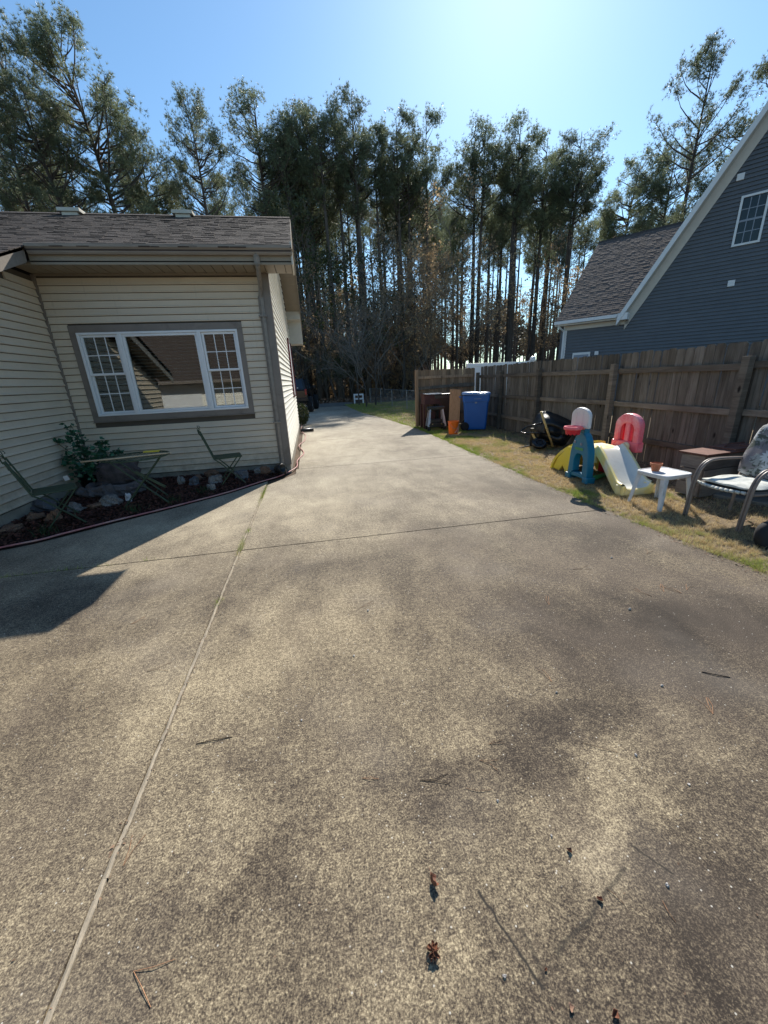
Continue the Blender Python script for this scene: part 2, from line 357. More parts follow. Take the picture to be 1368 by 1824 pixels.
def concrete_mat():
    m_, nt, b = base('concrete'); v = coords(nt, rnd=False)
    geo_y = nt.nodes.new('ShaderNodeSeparateXYZ'); nt.links.new(v, geo_y.inputs[0])
    sp = noise(nt, v, 42, 10, .86); sp2 = noise(nt, v, 150, 4, .75)
    blot = noise(nt, v, .75, 8, .66, .5)      # weathering blotches
    mid = noise(nt, v, 3.1, 9, .74, .3)
    vst = coords(nt, (1.0,.30,1), False); stk = noise(nt, vst, 4.2, 8, .72, .5); mid = math_(nt, 'ADD', math_(nt, 'MULTIPLY', mid, .55), math_(nt, 'MULTIPLY', stk, .45))
    w_ = math_(nt, 'ADD', math_(nt, 'MULTIPLY', blot, .50), math_(nt, 'MULTIPLY', mid, .50))
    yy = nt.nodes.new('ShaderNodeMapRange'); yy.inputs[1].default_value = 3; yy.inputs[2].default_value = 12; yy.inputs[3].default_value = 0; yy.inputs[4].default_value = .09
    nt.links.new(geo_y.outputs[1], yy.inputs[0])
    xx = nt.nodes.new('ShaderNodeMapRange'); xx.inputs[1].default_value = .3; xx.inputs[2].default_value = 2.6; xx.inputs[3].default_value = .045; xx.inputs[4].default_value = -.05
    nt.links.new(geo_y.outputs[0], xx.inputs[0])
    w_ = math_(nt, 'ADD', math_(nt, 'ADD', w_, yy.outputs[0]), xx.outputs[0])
    dn = nt.nodes.new('ShaderNodeTexNoise'); dn.inputs['Scale'].default_value = 2.3; dn.inputs['Detail'].default_value = 5; nt.links.new(v, dn.inputs[0])
    def vmath(op, a, c):
        n = nt.nodes.new('ShaderNodeVectorMath'); n.operation = op
        for i, q in enumerate((a, c)):
            if isinstance(q, tuple): n.inputs[i].default_value = q
            elif isinstance(q, (int, float)): n.inputs['Scale'].default_value = q
            else: nt.links.new(q, n.inputs[i])
        return n.outputs['Value'] if op in ('DISTANCE', 'LENGTH') else n.outputs[0]
    wv_ = vmath('ADD', v, vmath('SCALE', vmath('SUBTRACT', dn.outputs['Color'], (.5,.5,.5)), 1.1))
    # cleaner (+) and dirtier (-) stains; the leftmost also paints in house shade
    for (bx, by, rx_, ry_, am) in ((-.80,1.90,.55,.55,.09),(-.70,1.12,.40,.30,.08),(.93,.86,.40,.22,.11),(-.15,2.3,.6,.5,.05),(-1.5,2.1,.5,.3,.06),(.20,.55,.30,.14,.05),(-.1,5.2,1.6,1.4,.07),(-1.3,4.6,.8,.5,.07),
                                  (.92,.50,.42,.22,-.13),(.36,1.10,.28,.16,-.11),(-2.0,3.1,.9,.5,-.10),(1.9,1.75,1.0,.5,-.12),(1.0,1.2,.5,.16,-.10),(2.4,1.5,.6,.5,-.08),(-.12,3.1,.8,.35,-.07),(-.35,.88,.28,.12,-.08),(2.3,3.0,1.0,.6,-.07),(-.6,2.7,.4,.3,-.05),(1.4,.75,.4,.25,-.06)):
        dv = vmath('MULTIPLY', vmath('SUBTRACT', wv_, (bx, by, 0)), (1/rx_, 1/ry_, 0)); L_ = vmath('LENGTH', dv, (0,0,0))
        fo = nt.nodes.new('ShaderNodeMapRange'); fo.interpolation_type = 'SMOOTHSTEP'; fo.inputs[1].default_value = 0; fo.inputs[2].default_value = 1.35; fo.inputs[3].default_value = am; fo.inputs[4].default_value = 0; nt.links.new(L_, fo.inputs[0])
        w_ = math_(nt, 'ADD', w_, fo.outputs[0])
    s_ = math_(nt, 'SUBTRACT', math_(nt, 'ADD', math_(nt, 'MULTIPLY', sp, .70), math_(nt, 'MULTIPLY', sp2, .72)), .21)
    t = math_(nt, 'ADD', s_, math_(nt, 'MULTIPLY', math_(nt, 'SUBTRACT', w_, .525), .62))
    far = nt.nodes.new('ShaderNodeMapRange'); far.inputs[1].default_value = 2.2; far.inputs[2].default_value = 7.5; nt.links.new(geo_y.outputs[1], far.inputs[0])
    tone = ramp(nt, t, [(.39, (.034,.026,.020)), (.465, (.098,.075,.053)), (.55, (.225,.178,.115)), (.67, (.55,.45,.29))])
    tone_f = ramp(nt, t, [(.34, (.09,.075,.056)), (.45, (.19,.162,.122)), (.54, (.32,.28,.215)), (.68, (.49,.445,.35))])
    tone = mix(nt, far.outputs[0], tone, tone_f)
    gp = noise(nt, v, 1.15, 3, .5); tone = mix(nt, ramp(nt, gp, [(.52, (0,0,0)), (.70, (.22,.22,.22))]), tone, (.25,.215,.18))
    # broad worn dark brown zone towards the lawn side and soot-grey patches
    v2 = coords(nt, (1.0,.6,1), False); g2 = noise(nt, v2, 1.5, 7, .65, .8)
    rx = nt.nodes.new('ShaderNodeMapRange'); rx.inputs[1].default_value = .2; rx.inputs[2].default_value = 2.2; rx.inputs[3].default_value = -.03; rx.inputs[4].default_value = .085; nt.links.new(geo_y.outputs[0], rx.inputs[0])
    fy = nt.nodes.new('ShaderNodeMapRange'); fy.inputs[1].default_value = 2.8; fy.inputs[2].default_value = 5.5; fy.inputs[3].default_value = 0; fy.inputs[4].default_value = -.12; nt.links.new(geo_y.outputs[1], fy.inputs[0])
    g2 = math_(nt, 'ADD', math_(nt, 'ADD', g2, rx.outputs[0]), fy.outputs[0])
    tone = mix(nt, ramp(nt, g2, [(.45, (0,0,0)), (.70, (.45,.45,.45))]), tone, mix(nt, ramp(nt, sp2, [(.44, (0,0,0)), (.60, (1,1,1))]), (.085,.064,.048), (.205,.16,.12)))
    vo = nt.nodes.new('ShaderNodeTexVoronoi'); vo.inputs['Scale'].default_value = 26; nt.links.new(v, vo.inputs[0])
    tone = mix(nt, ramp(nt, vo.outputs['Distance'], [(.055, (.75,.75,.75)), (.085, (0,0,0))]), tone, (.62,.58,.5))
    # hairline cracks in the near right corner: distance to segments
    def seg(ax, ay, bx, by, wd):
        def vm(op, a, b2=None):
            n = nt.nodes.new('ShaderNodeVectorMath'); n.operation = op
            for i, q in enumerate((a, b2)):
                if q is None: continue
                if isinstance(q, tuple): n.inputs[i].default_value = q
                else: nt.links.new(q, n.inputs[i])
            return n
        nz = nt.nodes.new('ShaderNodeTexNoise'); nz.inputs['Scale'].default_value = 9; nt.links.new(v, nz.inputs[0])
        wob = vm('SCALE', vm('SUBTRACT', nz.outputs['Color'], (.5,.5,.5)).outputs[0]); wob.inputs['Scale'].default_value = .05
        p = vm('ADD', v, wob.outputs[0]).outputs[0]
        d = (bx-ax, by-ay); L2 = d[0]**2+d[1]**2
        pa = vm('SUBTRACT', p, (ax, ay, 0)).outputs[0]
        pa = vm('MULTIPLY', pa, (1,1,0)).outputs[0]
        hh = math_(nt, 'DIVIDE', vm('DOT_PRODUCT', pa, (d[0], d[1], 0)).outputs['Value'], L2, True)
        sc_ = nt.nodes.new('ShaderNodeVectorMath'); sc_.operation = 'SCALE'; sc_.inputs[0].default_value = (d[0], d[1], 0); nt.links.new(hh, sc_.inputs['Scale'])
        dist = vm('LENGTH', vm('SUBTRACT', pa, sc_.outputs[0]).outputs[0]).outputs['Value']
        return ramp(nt, math_(nt, 'DIVIDE', dist, wd), [(.25, (1,1,1)), (1, (0,0,0))])
    for (ax, ay, bx, by, wd, am) in ((.37,.70,.45,.48,.006,.95), (.46,.60,.46,.50,.009,.5), (.52,.53,.86,.66,.009,.65), (.92,.72,1.0,.62,.006,.8)):
        sg = seg(ax, ay, bx, by, wd); tone = mix(nt, math_(nt, 'MULTIPLY', sg, am), tone, (.03,.026,.022))
    nt.links.new(tone, b.inputs['Base Color']); b.inputs['Roughness'].default_value = .88; b.inputs['Specular IOR Level'].default_value = .25
    bump(nt, b, s_, .55, .004); return m_
M['concrete'] = concrete_mat()

def floral_mat():
    m_, nt, b = base('floral_fabric'); v = coords(nt, rnd=False)
    c = ramp(nt, noise(nt, v, 2, 2), [(.4, (.17,.155,.165)), (.6, (.24,.22,.225))])
    # leaf fronds
    wv = nt.nodes.new('ShaderNodeTexWave'); wv.inputs['Scale'].default_value = 12; wv.inputs['Distortion'].default_value = 9; wv.inputs['Detail'].default_value = 2; nt.links.new(v, wv.inputs[0])
    lm = math_(nt, 'MULTIPLY', ramp(nt, noise(nt, v, 6, 2, .5, .6), [(.48, (0,0,0)), (.53, (1,1,1))]), ramp(nt, wv.outputs['Fac'], [(.25, (.25,.25,.25)), (.5, (1,1,1))]))
    c = mix(nt, lm, c, (.075,.085,.07))
    l2 = ramp(nt, noise(nt, v, 8, 4, .6, 1.5), [(.58, (0,0,0)), (.62, (1,1,1))]); c = mix(nt, l2, c, (.30,.31,.29))
    vo = nt.nodes.new('ShaderNodeTexVoronoi'); vo.inputs['Scale'].default_value = 5.2; nt.links.new(v, vo.inputs[0])
    sub = nt.nodes.new('ShaderNodeVectorMath'); sub.operation = 'SUBTRACT'; nt.links.new(v, sub.inputs[0])
    sc_ = nt.nodes.new('ShaderNodeVectorMath'); sc_.operation = 'SCALE'; nt.links.new(v, sc_.inputs[0]); sc_.inputs['Scale'].default_value = 1
    nt.links.new(vo.outputs['Position'], sub.inputs[1]); s2 = nt.nodes.new('ShaderNodeSeparateXYZ'); nt.links.new(sub.outputs[0], s2.inputs[0])
    at = math_(nt, 'ARCTAN2', s2.outputs[2], s2.outputs[1]); pet = math_(nt, 'SINE', math_(nt, 'MULTIPLY', at, 13))
    dd = math_(nt, 'ADD', vo.outputs['Distance'], math_(nt, 'MULTIPLY', pet, .07))
    fl = ramp(nt, dd, [(.30, (1,1,1)), (.36, (0,0,0))]); c = mix(nt, math_(nt, 'MULTIPLY', fl, .85), c, (.55,.56,.56))
    ce = ramp(nt, vo.outputs['Distance'], [(.06, (1,1,1)), (.09, (0,0,0))]); c = mix(nt, ce, c, (.09,.09,.08))
    nt.links.new(c, b.inputs['Base Color']); b.inputs['Roughness'].default_value = .95
    bump(nt, b, noise(nt, v, 14, 3), .3, .01); return m_
M['floral'] = floral_mat()
M['seat_fabric'] = pm('seat_fabric', (.56,.57,.53), .95, .25, 12, bmp=.4, bscale=25, dirt=(.30,.32,.28), dirt_scale=14, dirt_lo=.55)

# ------------------------------------------------------------------ ground, driveway, lawn, road
g_ = MB(); g_.grid([[(x, y, -.035) for x in (-700,-60,0,60,700)] for y in (-500,0,60,1000)]); g_.build('ground', M['soil'], kind='structure')
# driveway edge (right) as a function of Y
EDGE = [(-2,3.33),(2.06,3.31),(4.0,3.22),(7.5,3.24),(11.3,3.30),(13,3.22),(16,2.95),(20.2,2.45),(25,2.3),(30,2.3)]
def edge_x(y):
    for (a, xa), (b, xb) in zip(EDGE, EDGE[1:]):
        if y <= b: return xa+(xb-xa)*(y-a)/(b-a)
    return EDGE[-1][1]
drive = bpy.data.objects.new('driveway', None); COL.objects.link(drive); drive['kind'] = 'structure'
GAP = .008
def slab(poly):
    MB().prism(poly, -.11, 0, 'z').build('slab', M['concrete'], drive)
def right_edge(y0, y1):
    n = max(2, int((y1-y0)/.12)); pts = []
    for i in range(n+1):
        y = y0+(y1-y0)*i/n; pts.append((edge_x(y)+random.uniform(-.012,.012), y))
    return pts
SEAM = -.845
ys = [-1.6, 3.72, 7.42]
for y0, y1 in zip(ys, ys[1:]):
    if y1 < 7: left = [(SEAM+.014, y1-GAP), (SEAM+.014, y0+GAP)]
    else: left = [(-.40, y1-GAP), (-.40, 7.0), (SEAM+.014, 6.35), (SEAM+.014, y0+GAP)]
    slab(right_edge(y0+GAP, y1-GAP)+left)
for y0, y1 in ((7.42,11.1),(11.1,14.9)): slab(right_edge(y0+GAP, y1-GAP)+[(-.36, y1-GAP), (-.36, y0+GAP)])
for y0, y1 in ((14.9,18.8),(18.8,22.8),(22.8,26.5)): slab(right_edge(y0+GAP, y1-GAP)+[(-4.6, y1-GAP), (-4.6, y0+GAP)])
HOSE = [(-4.6,4.05),(-4.0,4.30),(-3.47,4.50),(-3.19,4.62),(-2.98,4.78),(-2.62,5.08),(-2.07,5.50),(-1.44,6.03),(-.95,6.58),(-.57,7.10)]
slab([(SEAM-.014, 3.72-GAP), (-9, 3.72-GAP), (-9, -1.6), (SEAM-.014, -1.6)])
slab([(SEAM-.014, 3.72+GAP), (SEAM-.014, 6.62)] + [(x+.03, y-.05) for x, y in HOSE[:-1]][::-1] + [(-9, 4.0), (-9, 3.72+GAP)])
slab([(SEAM-.014,-1.6-GAP),(-9,-1.6-GAP),(-9,-6),(SEAM-.014,-6)]); slab([(3.33,-1.6-GAP),(SEAM+.014,-1.6-GAP),(SEAM+.014,-6),(3.33,-6)])
# wooden expansion strips in the long joint, uneven and broken
y = -.6
while y < 6.2:
    L = random.uniform(.25, 1.0)
    if 3.55 < y < 4.1 or 5.5 < y: L = .22; y += L; continue
    mb = MB(); n = max(3, int(L/.06)); w0 = .009
    for i in range(n+1):
        yy = y+L*i/n; xo = random.uniform(-.0022,.0022); h_ = .002+random.uniform(0,.004); wv = w0*random.uniform(.75,1.1)
        mb.v += [(SEAM+xo-wv, yy, -.02), (SEAM+xo-wv, yy, h_*.6), (SEAM+xo, yy, h_), (SEAM+xo+wv, yy, h_*.5), (SEAM+xo+wv, yy, -.02)]
        if i:
            q = (i-1)*5
            for k in range(4): mb.f.append((q+k, q+k+1, q+k+6, q+k+5))
    mb.build('expansion_strip', M['wood_strip'], drive)
    y += L+random.choice([.001,.002,.004])
# lawn sheet and street
def sheet(name, polys, z, mat, kind='structure'):
    mb = MB()
    for p in polys: mb.poly([(a, b, z) for a, b in p])
    return mb.build(name, mat, kind=kind)
E_ = [(edge_x(y)-.03, y) for y in (-2,2,4,7.5,11,13,16,20,25,28.2)]
sheet('lawn', [[(60,-2),(60,28.2)]+E_[::-1]], -.012, M['lawn'])
sheet('road', [[(-60,26.8),(2.0,26.8),(2.9,28.6),(3.1,30.2),(2.8,31.0),(-60,32.5)]], -.006, M['asphalt'])

def blades(n, xy, hmin, hmax, wd, lean=.7):
    """xy: function returning (n,2) roots"""
    p = xy(n); n = len(p); a = RNG.uniform(0, 2*np.pi, n); h_ = RNG.uniform(hmin, hmax, n); l = RNG.uniform(.1, lean, n)*h_
    b = RNG.uniform(0, 2*np.pi, n); ww = wd*RNG.uniform(.6, 1.3, n)
    v = np.zeros((n, 3, 3)); v[:,0,:2] = p+np.stack([np.cos(b), np.sin(b)], 1)*ww[:,None]; v[:,1,:2] = p-np.stack([np.cos(b), np.sin(b)], 1)*ww[:,None]
    v[:,2,:2] = p+np.stack([np.cos(a), np.sin(a)], 1)*l[:,None]; v[:,:2,2] = -.015; v[:,2,2] = h_
    return v
def tri_obj(name, v, mat, kind='stuff', parent=None, label=None, cat=None, quads=False, zoff=None):
    k = v.shape[1]; n = len(v); me = bpy.data.meshes.new(name)
    me.vertices.add(n*k); me.vertices.foreach_set('co', v.reshape(-1)); me.loops.add(n*k); me.loops.foreach_set('vertex_index', np.arange(n*k, dtype=np.int32))
    me.polygons.add(n); me.polygons.foreach_set('loop_start', np.arange(0, n*k, k, dtype=np.int32)); me.update(calc_edges=True); me.validate()
    me.materials.append(mat); o = bpy.data.objects.new(name, me); COL.objects.link(o)
    if parent: o.parent = parent
    if kind: o['kind'] = kind
    if label: tag(o, label, cat)
    return o
EX = np.array([e[1] for e in EDGE]); EY = np.array([e[0] for e in EDGE])
def lawn_near(n):
    nc = n//14; cx = RNG.uniform(3.1, 5.5, nc); cy = RNG.uniform(.8, 12.7, nc); pt_ = .5+.25*np.sin(cx*7.3+1.7*np.sin(cy*3.1))+.25*np.sin(cy*5.9+2*np.cos(cx*4.1)); kk = RNG.random(nc) < .35+.65*pt_; cx = cx[kk]; cy = cy[kk]
    x = np.repeat(cx, 18)+RNG.normal(0,.014,len(cx)*18); y = np.repeat(cy, 18)+RNG.normal(0,.014,len(cx)*18); n = len(x); ex = np.interp(y, EY, EX)+.03*np.sin(y*9)+.02*np.sin(y*23)
    dens = np.where(x < 4.3+.25*np.sin(y*1.7)+.2*(y > 6), 1, .22)*np.where(x < 5.2, 1, .4)
    k = (x > ex-.02+RNG.uniform(-.03,.05,n)) & (RNG.random(n) < dens); return np.stack([x, y], 1)[k]
def lawn_far(n):
    x = RNG.uniform(2.2, 14, n); y = RNG.uniform(12.7, 28, n); ex = np.interp(y, EY, EX)
    k = (x > ex) & (x < 2.5+y*.42); return np.stack([x, y], 1)[k]
v1 = blades(330000, lawn_near, .008, .042, .0017, 2.0); v2 = blades(70000, lawn_far, .02, .07, .006, 1.2)
def edge_fn(n):
    y = RNG.uniform(.8, 16, n); ex = np.interp(y, EY, EX); k = np.sin(y*5.1)+np.sin(y*2.3+1) > .1; return np.stack([ex+RNG.normal(.02,.03,n), y], 1)[k]
v3 = blades(9000, edge_fn, .015, .05, .003, 1.0)
tri_obj('grass', np.concatenate([v1, v2, v3]), M['grass'], label='short dry tan and green lawn grass beside the concrete driveway', cat='grass')
def tuft_fn(n):
    out = []
    for (cx, cy, rx, ry, k) in ((SEAM,5.75,.015,.4,.42), (SEAM,3.8,.012,.22,.3), (SEAM+.01,4.25,.012,.08,.08), (-3.0,3.72,.35,.012,.2), (-2.35,3.72,.2,.01,.08), (SEAM,2.75,.01,.05,.05), (-1.7,3.73,.04,.006,.02)):
        q = int(n*k*.6); out.append(np.stack([RNG.normal(cx, rx, q), RNG.normal(cy, ry*.6, q)], 1))
    return np.concatenate(out)
tri_obj('joint_grass', blades(1500, tuft_fn, .008, .050, .0018, 1.3), M['grass'], label='small green weeds sprouting in the driveway joints', cat='weeds')

def chips(n, xy, z0, z1, smin, smax, flat=.5, asp=(.3,.8)):
    p = xy(n); n = len(p); s_ = RNG.uniform(smin, smax, n); a = RNG.uniform(0, 2*np.pi, n)
    u = np.stack([np.cos(a), np.sin(a), RNG.uniform(-flat, flat, n)], 1); w_ = np.stack([-np.sin(a), np.cos(a), RNG.uniform(-flat, flat, n)], 1)
    ww = s_*RNG.uniform(*asp, n); c = np.concatenate([p, RNG.uniform(z0, z1, n)[:,None]], 1)
    U = u*s_[:,None]; W = w_*ww[:,None]
    return np.stack([c-U-W*.6, c+U*.2-W, c+U, c+U*.1+W, c-U*.8+W*.5], 1)
def litter_near(n):
    x = RNG.uniform(4.0, 5.6, n); y = RNG.uniform(1.4, 12.5, n)
    k = RNG.random(n) < np.where(y < 7, np.clip((x-4.1)*1.0, .03, 1), np.clip((x-4.7)*1.2, .02, 1)); return np.stack([x, y], 1)[k]
def litter_far(n):
    x = RNG.uniform(-30, 45, n); y = 31.5+np.abs(RNG.normal(0, 12, n)); return np.stack([x, y], 1)
def litter_mid(n):
    x = RNG.uniform(3.5, 13, n); y = RNG.uniform(16, 31, n); k = RNG.random(n) < np.clip((x-3-.2*y*.5)*.25, .03, 1); return np.stack([x, y], 1)[k]
tri_obj('leaf_litter', np.concatenate([chips(14000, litter_near, -.01, .012, .008, .024), chips(26000, litter_far, -.03, .10, .05, .16, 1.0), chips(2500, litter_mid, 0, .05, .02, .05)]),
        M['litter_chip'], label='brown dead leaves and pine straw lying on the ground', cat='leaf litter')

def crumb_fn(n):
    x = RNG.uniform(-4, 3.2, n); y = .35+RNG.random(n)**1.5*9; k = (x > -.5) | (y < 3.6); return np.stack([x, y], 1)[k]
def edge_crumb(n):
    y = RNG.uniform(.8, 13, n); return np.stack([np.interp(y, EY, EX)-np.abs(RNG.normal(0,.07,n)), y], 1)
def seam_crumb(n): return np.stack([SEAM+RNG.normal(0,.012,n), RNG.uniform(.3,6.3,n)], 1)
tri_obj('crumbs', np.concatenate([chips(420, crumb_fn, .001, .003, .0015, .006, .3), chips(900, edge_crumb, .001, .006, .003, .012, .5), chips(300, seam_crumb, .001, .004, .002, .007, .5)]), M['litter_chip'], label='tiny brown leaf crumbs and grit scattered over the driveway', cat='debris')

# ------------------------------------------------------------------ the left house
FY, SX, LX = 7.27, -.50, -3.82       # front wall, side wall, inner corner
RX = -.05                            # rake edge
RIDGE_Y, RIDGE_Z = 10.8, 5.17
EAVE_Y, EAVE_Z = 6.66, 3.44
SL = (RIDGE_Z-EAVE_Z)/(RIDGE_Y-EAVE_Y)
house = thing('beige_house', 'beige vinyl sided house with brown shingle roof and wide three part window', 'house', (0,0,0))
WX0, WX1, WZ0, WZ1 = -3.54, -.985, 1.09, 2.54
LAP = .104
def plank_x(x0, x1, z, y=FY, mat=None):   # faces -Y
    t = z+LAP
    if x1-x0 > 2.2:
        xm = x0+(x1-x0)*random.uniform(.25,.75); plank_x(x0, xm, z, y, mat); plank_x(xm-.0, x1, z, y-.0022, mat); return
    MB().prism([(y-.0, z+.012), (y-.027, z+.012), (y-.030, z+.018), (y-.018, z+.045), (y-.010, t+.003), (y, t+.003)], x0, x1, 'x').build('siding_plank', mat or M['siding'], house)
def plank_y(y0, y1, z, x, sgn=1, mat=None, z1=None):  # faces +X
    t = z+LAP
    MB().prism([(x, z+.012), (x+.027, z+.012), (x+.030, z+.018), (x+.018, z+.045), (x+.010, t+.003), (x, t+.003)], y0, y1, 'y').build('siding_plank', mat or M['siding'], house)
# structural walls behind the planks
mb = MB(); wt = .16
mb.box((LX, FY, .0), (WX0+.02, FY+wt, 3.24)).box((WX1-.02, FY, .0), (SX, FY+wt, 3.24)).box((WX0+.02, FY, 0), (WX1-.02, FY+wt, WZ0+.02)).box((WX0+.02, FY, WZ1-.02), (WX1-.02, FY+wt, 3.24))
mb.build('wall', M['groove_shade'], house)
mb = MB(); REARY, REARZ = 14.35, 3.24
prof = [(FY+wt, 0), (REARY, 0), (REARY, 3.3), (RIDGE_Y, RIDGE_Z-.18), (FY+wt, 3.3)]
mb.prism(prof, SX-.12, SX, 'x'); mb.build('wall', M['siding_sunlit'], house)
MB().prism([(3.2,0), (FY,0), (FY,3.2), (EAVE_Y,3.2), (3.2, 3.2-SL*(EAVE_Y-3.2))], LX-.16, LX, 'x').build('wall', M['groove_shade'], house)
MB().box((-12,3.2,0), (LX-.16,3.36,1.7)).build('wall', M['siding'], house)
MB().box((-12,REARY-.15,0), (SX-.12,REARY,3.2)).build('wall', M['siding'], house)
# foundation band
MB().box((LX+.02, FY-.012, -.05), (SX+.012, FY-.001, .155)).build('foundation', M['foundation'], house)
MB().box((SX+.001, FY, -.05), (SX+.014, REARY, .155)).build('foundation', M['foundation'], house)
MB().box((LX+.001, 3.2, -.05), (LX+.014, FY-.014, .205)).build('foundation', M['foundation'], house)
z = .16; i = 0
while z+LAP < 3.25:
    zt = z+LAP
    if zt <= WZ0 or z >= WZ1: plank_x(LX+.03, SX-.09, z)
    else:
        plank_x(LX+.03, WX0, z); plank_x(WX1, SX-.09, z)
    z += LAP
z = .21
while z+LAP < 3.2:
    ystart = max(3.2, EAVE_Y-(3.14-z-LAP)/SL)
    plank_y(ystart, FY-.03, z, LX); z += LAP
z = .16
while z+LAP < RIDGE_Z-.2:
    if z+LAP < 3.3: y0, y1 = FY+.09, REARY-.1
    else:
        d = (z+LAP-3.3)/((RIDGE_Z-.18-3.3)/(RIDGE_Y-FY)); y0 = FY+d; y1 = REARY-d
    if y1-y0 > .2:
        if 1.2 < z+LAP and z < 2.72: plank_y(y0, 12.3, z, SX, mat=M['siding_sunlit']); plank_y(13.6, y1, z, SX, mat=M['siding_sunlit'])
        else: plank_y(y0, y1, z, SX, mat=M['siding_sunlit'])
    z += LAP
# corner boards, inner corner strip
MB().box((SX-.092, FY-.036, .14), (SX+.036, FY-.0305, 3.23)).box((SX+.0305, FY-.0305, .14), (SX+.036, FY+.092, 3.3)).build('corner_board', M['taupe'], house, bevel=.003)
MB().box((LX, FY-.05, .15), (LX+.045, FY-.001, 3.22)).build('corner_strip', M['taupe'], house)
# gable window with burgundy shutters on the side wall
MB().box((SX+.001,12.3,1.2),(SX+.03,13.6,2.72)).build('gable_window', M['white_vinyl'], house)
for y0 in (12.02, 13.62):
    s_ = MB(); s_.box((SX+.02,y0,1.16),(SX+.052,y0+.04,2.76)).box((SX+.02,y0+.30,1.16),(SX+.052,y0+.34,2.76)).box((SX+.02,y0,1.16),(SX+.052,y0+.34,1.22)).box((SX+.02,y0,2.70),(SX+.052,y0+.34,2.76))
    for k in range(24): s_.box((SX+.022,y0+.04,1.23+k*.061),(SX+.046,y0+.30,1.26+k*.061))
    s_.build('shutter', M['burgundy'], house)
# soffit panels (front)
x = LX+.02
MB().box((LX, EAVE_Y+.05, 3.245), (RX-.02, FY, 3.26)).build('soffit_backing', M['groove_shade'], house)
while x < RX-.06:
    x1 = min(x+.142, RX-.03); MB().box((x+.004, EAVE_Y+.07, 3.233), (x1, FY-.004, 3.2445)).build('soffit_panel', M['soffit'], house); x = x1+.009
MB().box((-3.5, EAVE_Y+.05, 3.215), (RX-.02, EAVE_Y+.068, 3.40)).build('fascia', M['soffit'], house)
MB().box((-3.78, FY-.03, 3.205), (SX, FY-.004, 3.232)).build('soffit_trim', M['soffit'], house)
# side return of the front eave
MB().box((RX-.02, EAVE_Y+.02, 3.21), (RX+.004, FY+.02, 3.5)).build('eave_return', M['pale_trim'], house)
MB().box((SX+.03, FY-.003, 3.235), (RX-.02, FY+.02, 3.42)).build('eave_return', M['soffit'], house)
# gutter: k-style profile
gp = [(EAVE_Y+.05,3.33),(EAVE_Y,3.325),(EAVE_Y-.02,3.35),(EAVE_Y-.022,3.37),(EAVE_Y-.055,3.40),(EAVE_Y-.06,3.435),(EAVE_Y-.052,3.437),(EAVE_Y-.045,3.405),(EAVE_Y-.01,3.37),(EAVE_Y+.05,3.36)]
MB().prism(gp, -3.47, RX, 'x').build('gutter', M['gutter'], house)
# roof deck & shingles
def zroof(y): return EAVE_Z+.005+SL*(y-EAVE_Y+.02)
mb = MB(); XL = -13
mb.prism([(EAVE_Y-.03, zroof(EAVE_Y-.03)-.03), (RIDGE_Y, RIDGE_Z-.03), (REARY+.65, 3.44-.03), (REARY+.65, 3.41-.08), (RIDGE_Y, RIDGE_Z-.10), (EAVE_Y-.03, zroof(EAVE_Y-.03)-.08)], XL, RX-.01, 'x')
roof = mb.build('roof', M['roofdeck'], house)
MB().prism([(3.0, zroof(3.0)-.03), (EAVE_Y-.031, zroof(EAVE_Y-.031)-.03), (EAVE_Y-.031, zroof(EAVE_Y-.031)-.08), (3.0, zroof(3.0)-.08)], XL, -3.5, 'x').build('roof', M['roofdeck'], house)
def shingle_field(xa, xb, ya, yb, zf, slope, expo=.118, mat=None, parent=None, name='shingles', tabw=(.10,.24), M4=None):
    a = math.atan(slope); dy = expo*math.cos(a); mb = MB(); y = ya; row = 0
    ny, nz = -math.sin(a), math.cos(a)
    while y < yb:
        x = xa-random.uniform(0,.3)
        while x < xb:
            w_ = random.uniform(*tabw); x0 = max(x, xa); x1 = min(x+w_-.006, xb)
            if x1-x0 > .02:
                th = random.choice([.005,.006,.008,.011])+random.uniform(0,.002); ln = dy*1.12; yo = random.uniform(-.012,.004)
                y0 = y+yo; y1 = min(y+ln, yb+.02); z0 = zf(y0); z1 = zf(y1); n = len(mb.v)
                P = [(x0,y0+ny*th,z0+nz*th),(x1,y0+ny*th,z0+nz*th),(x1,y1+ny*.002,z1+nz*.002),(x0,y1+ny*.002,z1+nz*.002),(x0,y0,z0-.006),(x1,y0,z0-.006),(x1,y1,z1-.006),(x0,y1,z1-.006)]
                if M4 is not None: P = [tuple(M4 @ Vector(p)) for p in P]
                mb.v += P; mb.f += [(n,n+1,n+2,n+3),(n+4,n+5,n+1,n),(n+5,n+6,n+2,n+1),(n+7,n+4,n,n+3)]
            x += w_
        y += dy; row += 1
    return mb.build(name, mat or M['shingle'], parent or house, kind='stuff')
zf = lambda y: zroof(y)-.028
shingle_field(-7.6, RX, EAVE_Y-.05, RIDGE_Y, zf, SL)
shingle_field(-7.6, -3.46, 3.0, EAVE_Y-.06, zf, SL)
x = -7.6
while x < RX:  # ridge caps
    MB().prism([(RIDGE_Y-.15, RIDGE_Z-.055), (RIDGE_Y, RIDGE_Z+.016), (RIDGE_Y+.15, RIDGE_Z-.055), (RIDGE_Y, RIDGE_Z-.0)], x, min(x+.24,RX), 'x').build('ridge_cap', M['shingle'], house); x += .235
for x0 in (-4.72, -2.52):
    MB().box((x0, RIDGE_Y-.30, RIDGE_Z-.055), (x0+.42, RIDGE_Y+.05, RIDGE_Z-.02+.03)).box((x0+.06, RIDGE_Y-.26, RIDGE_Z-.16), (x0+.36, RIDGE_Y-.0, RIDGE_Z-.055)).build('roof_vent', M['pale_trim'], house, bevel=.006)
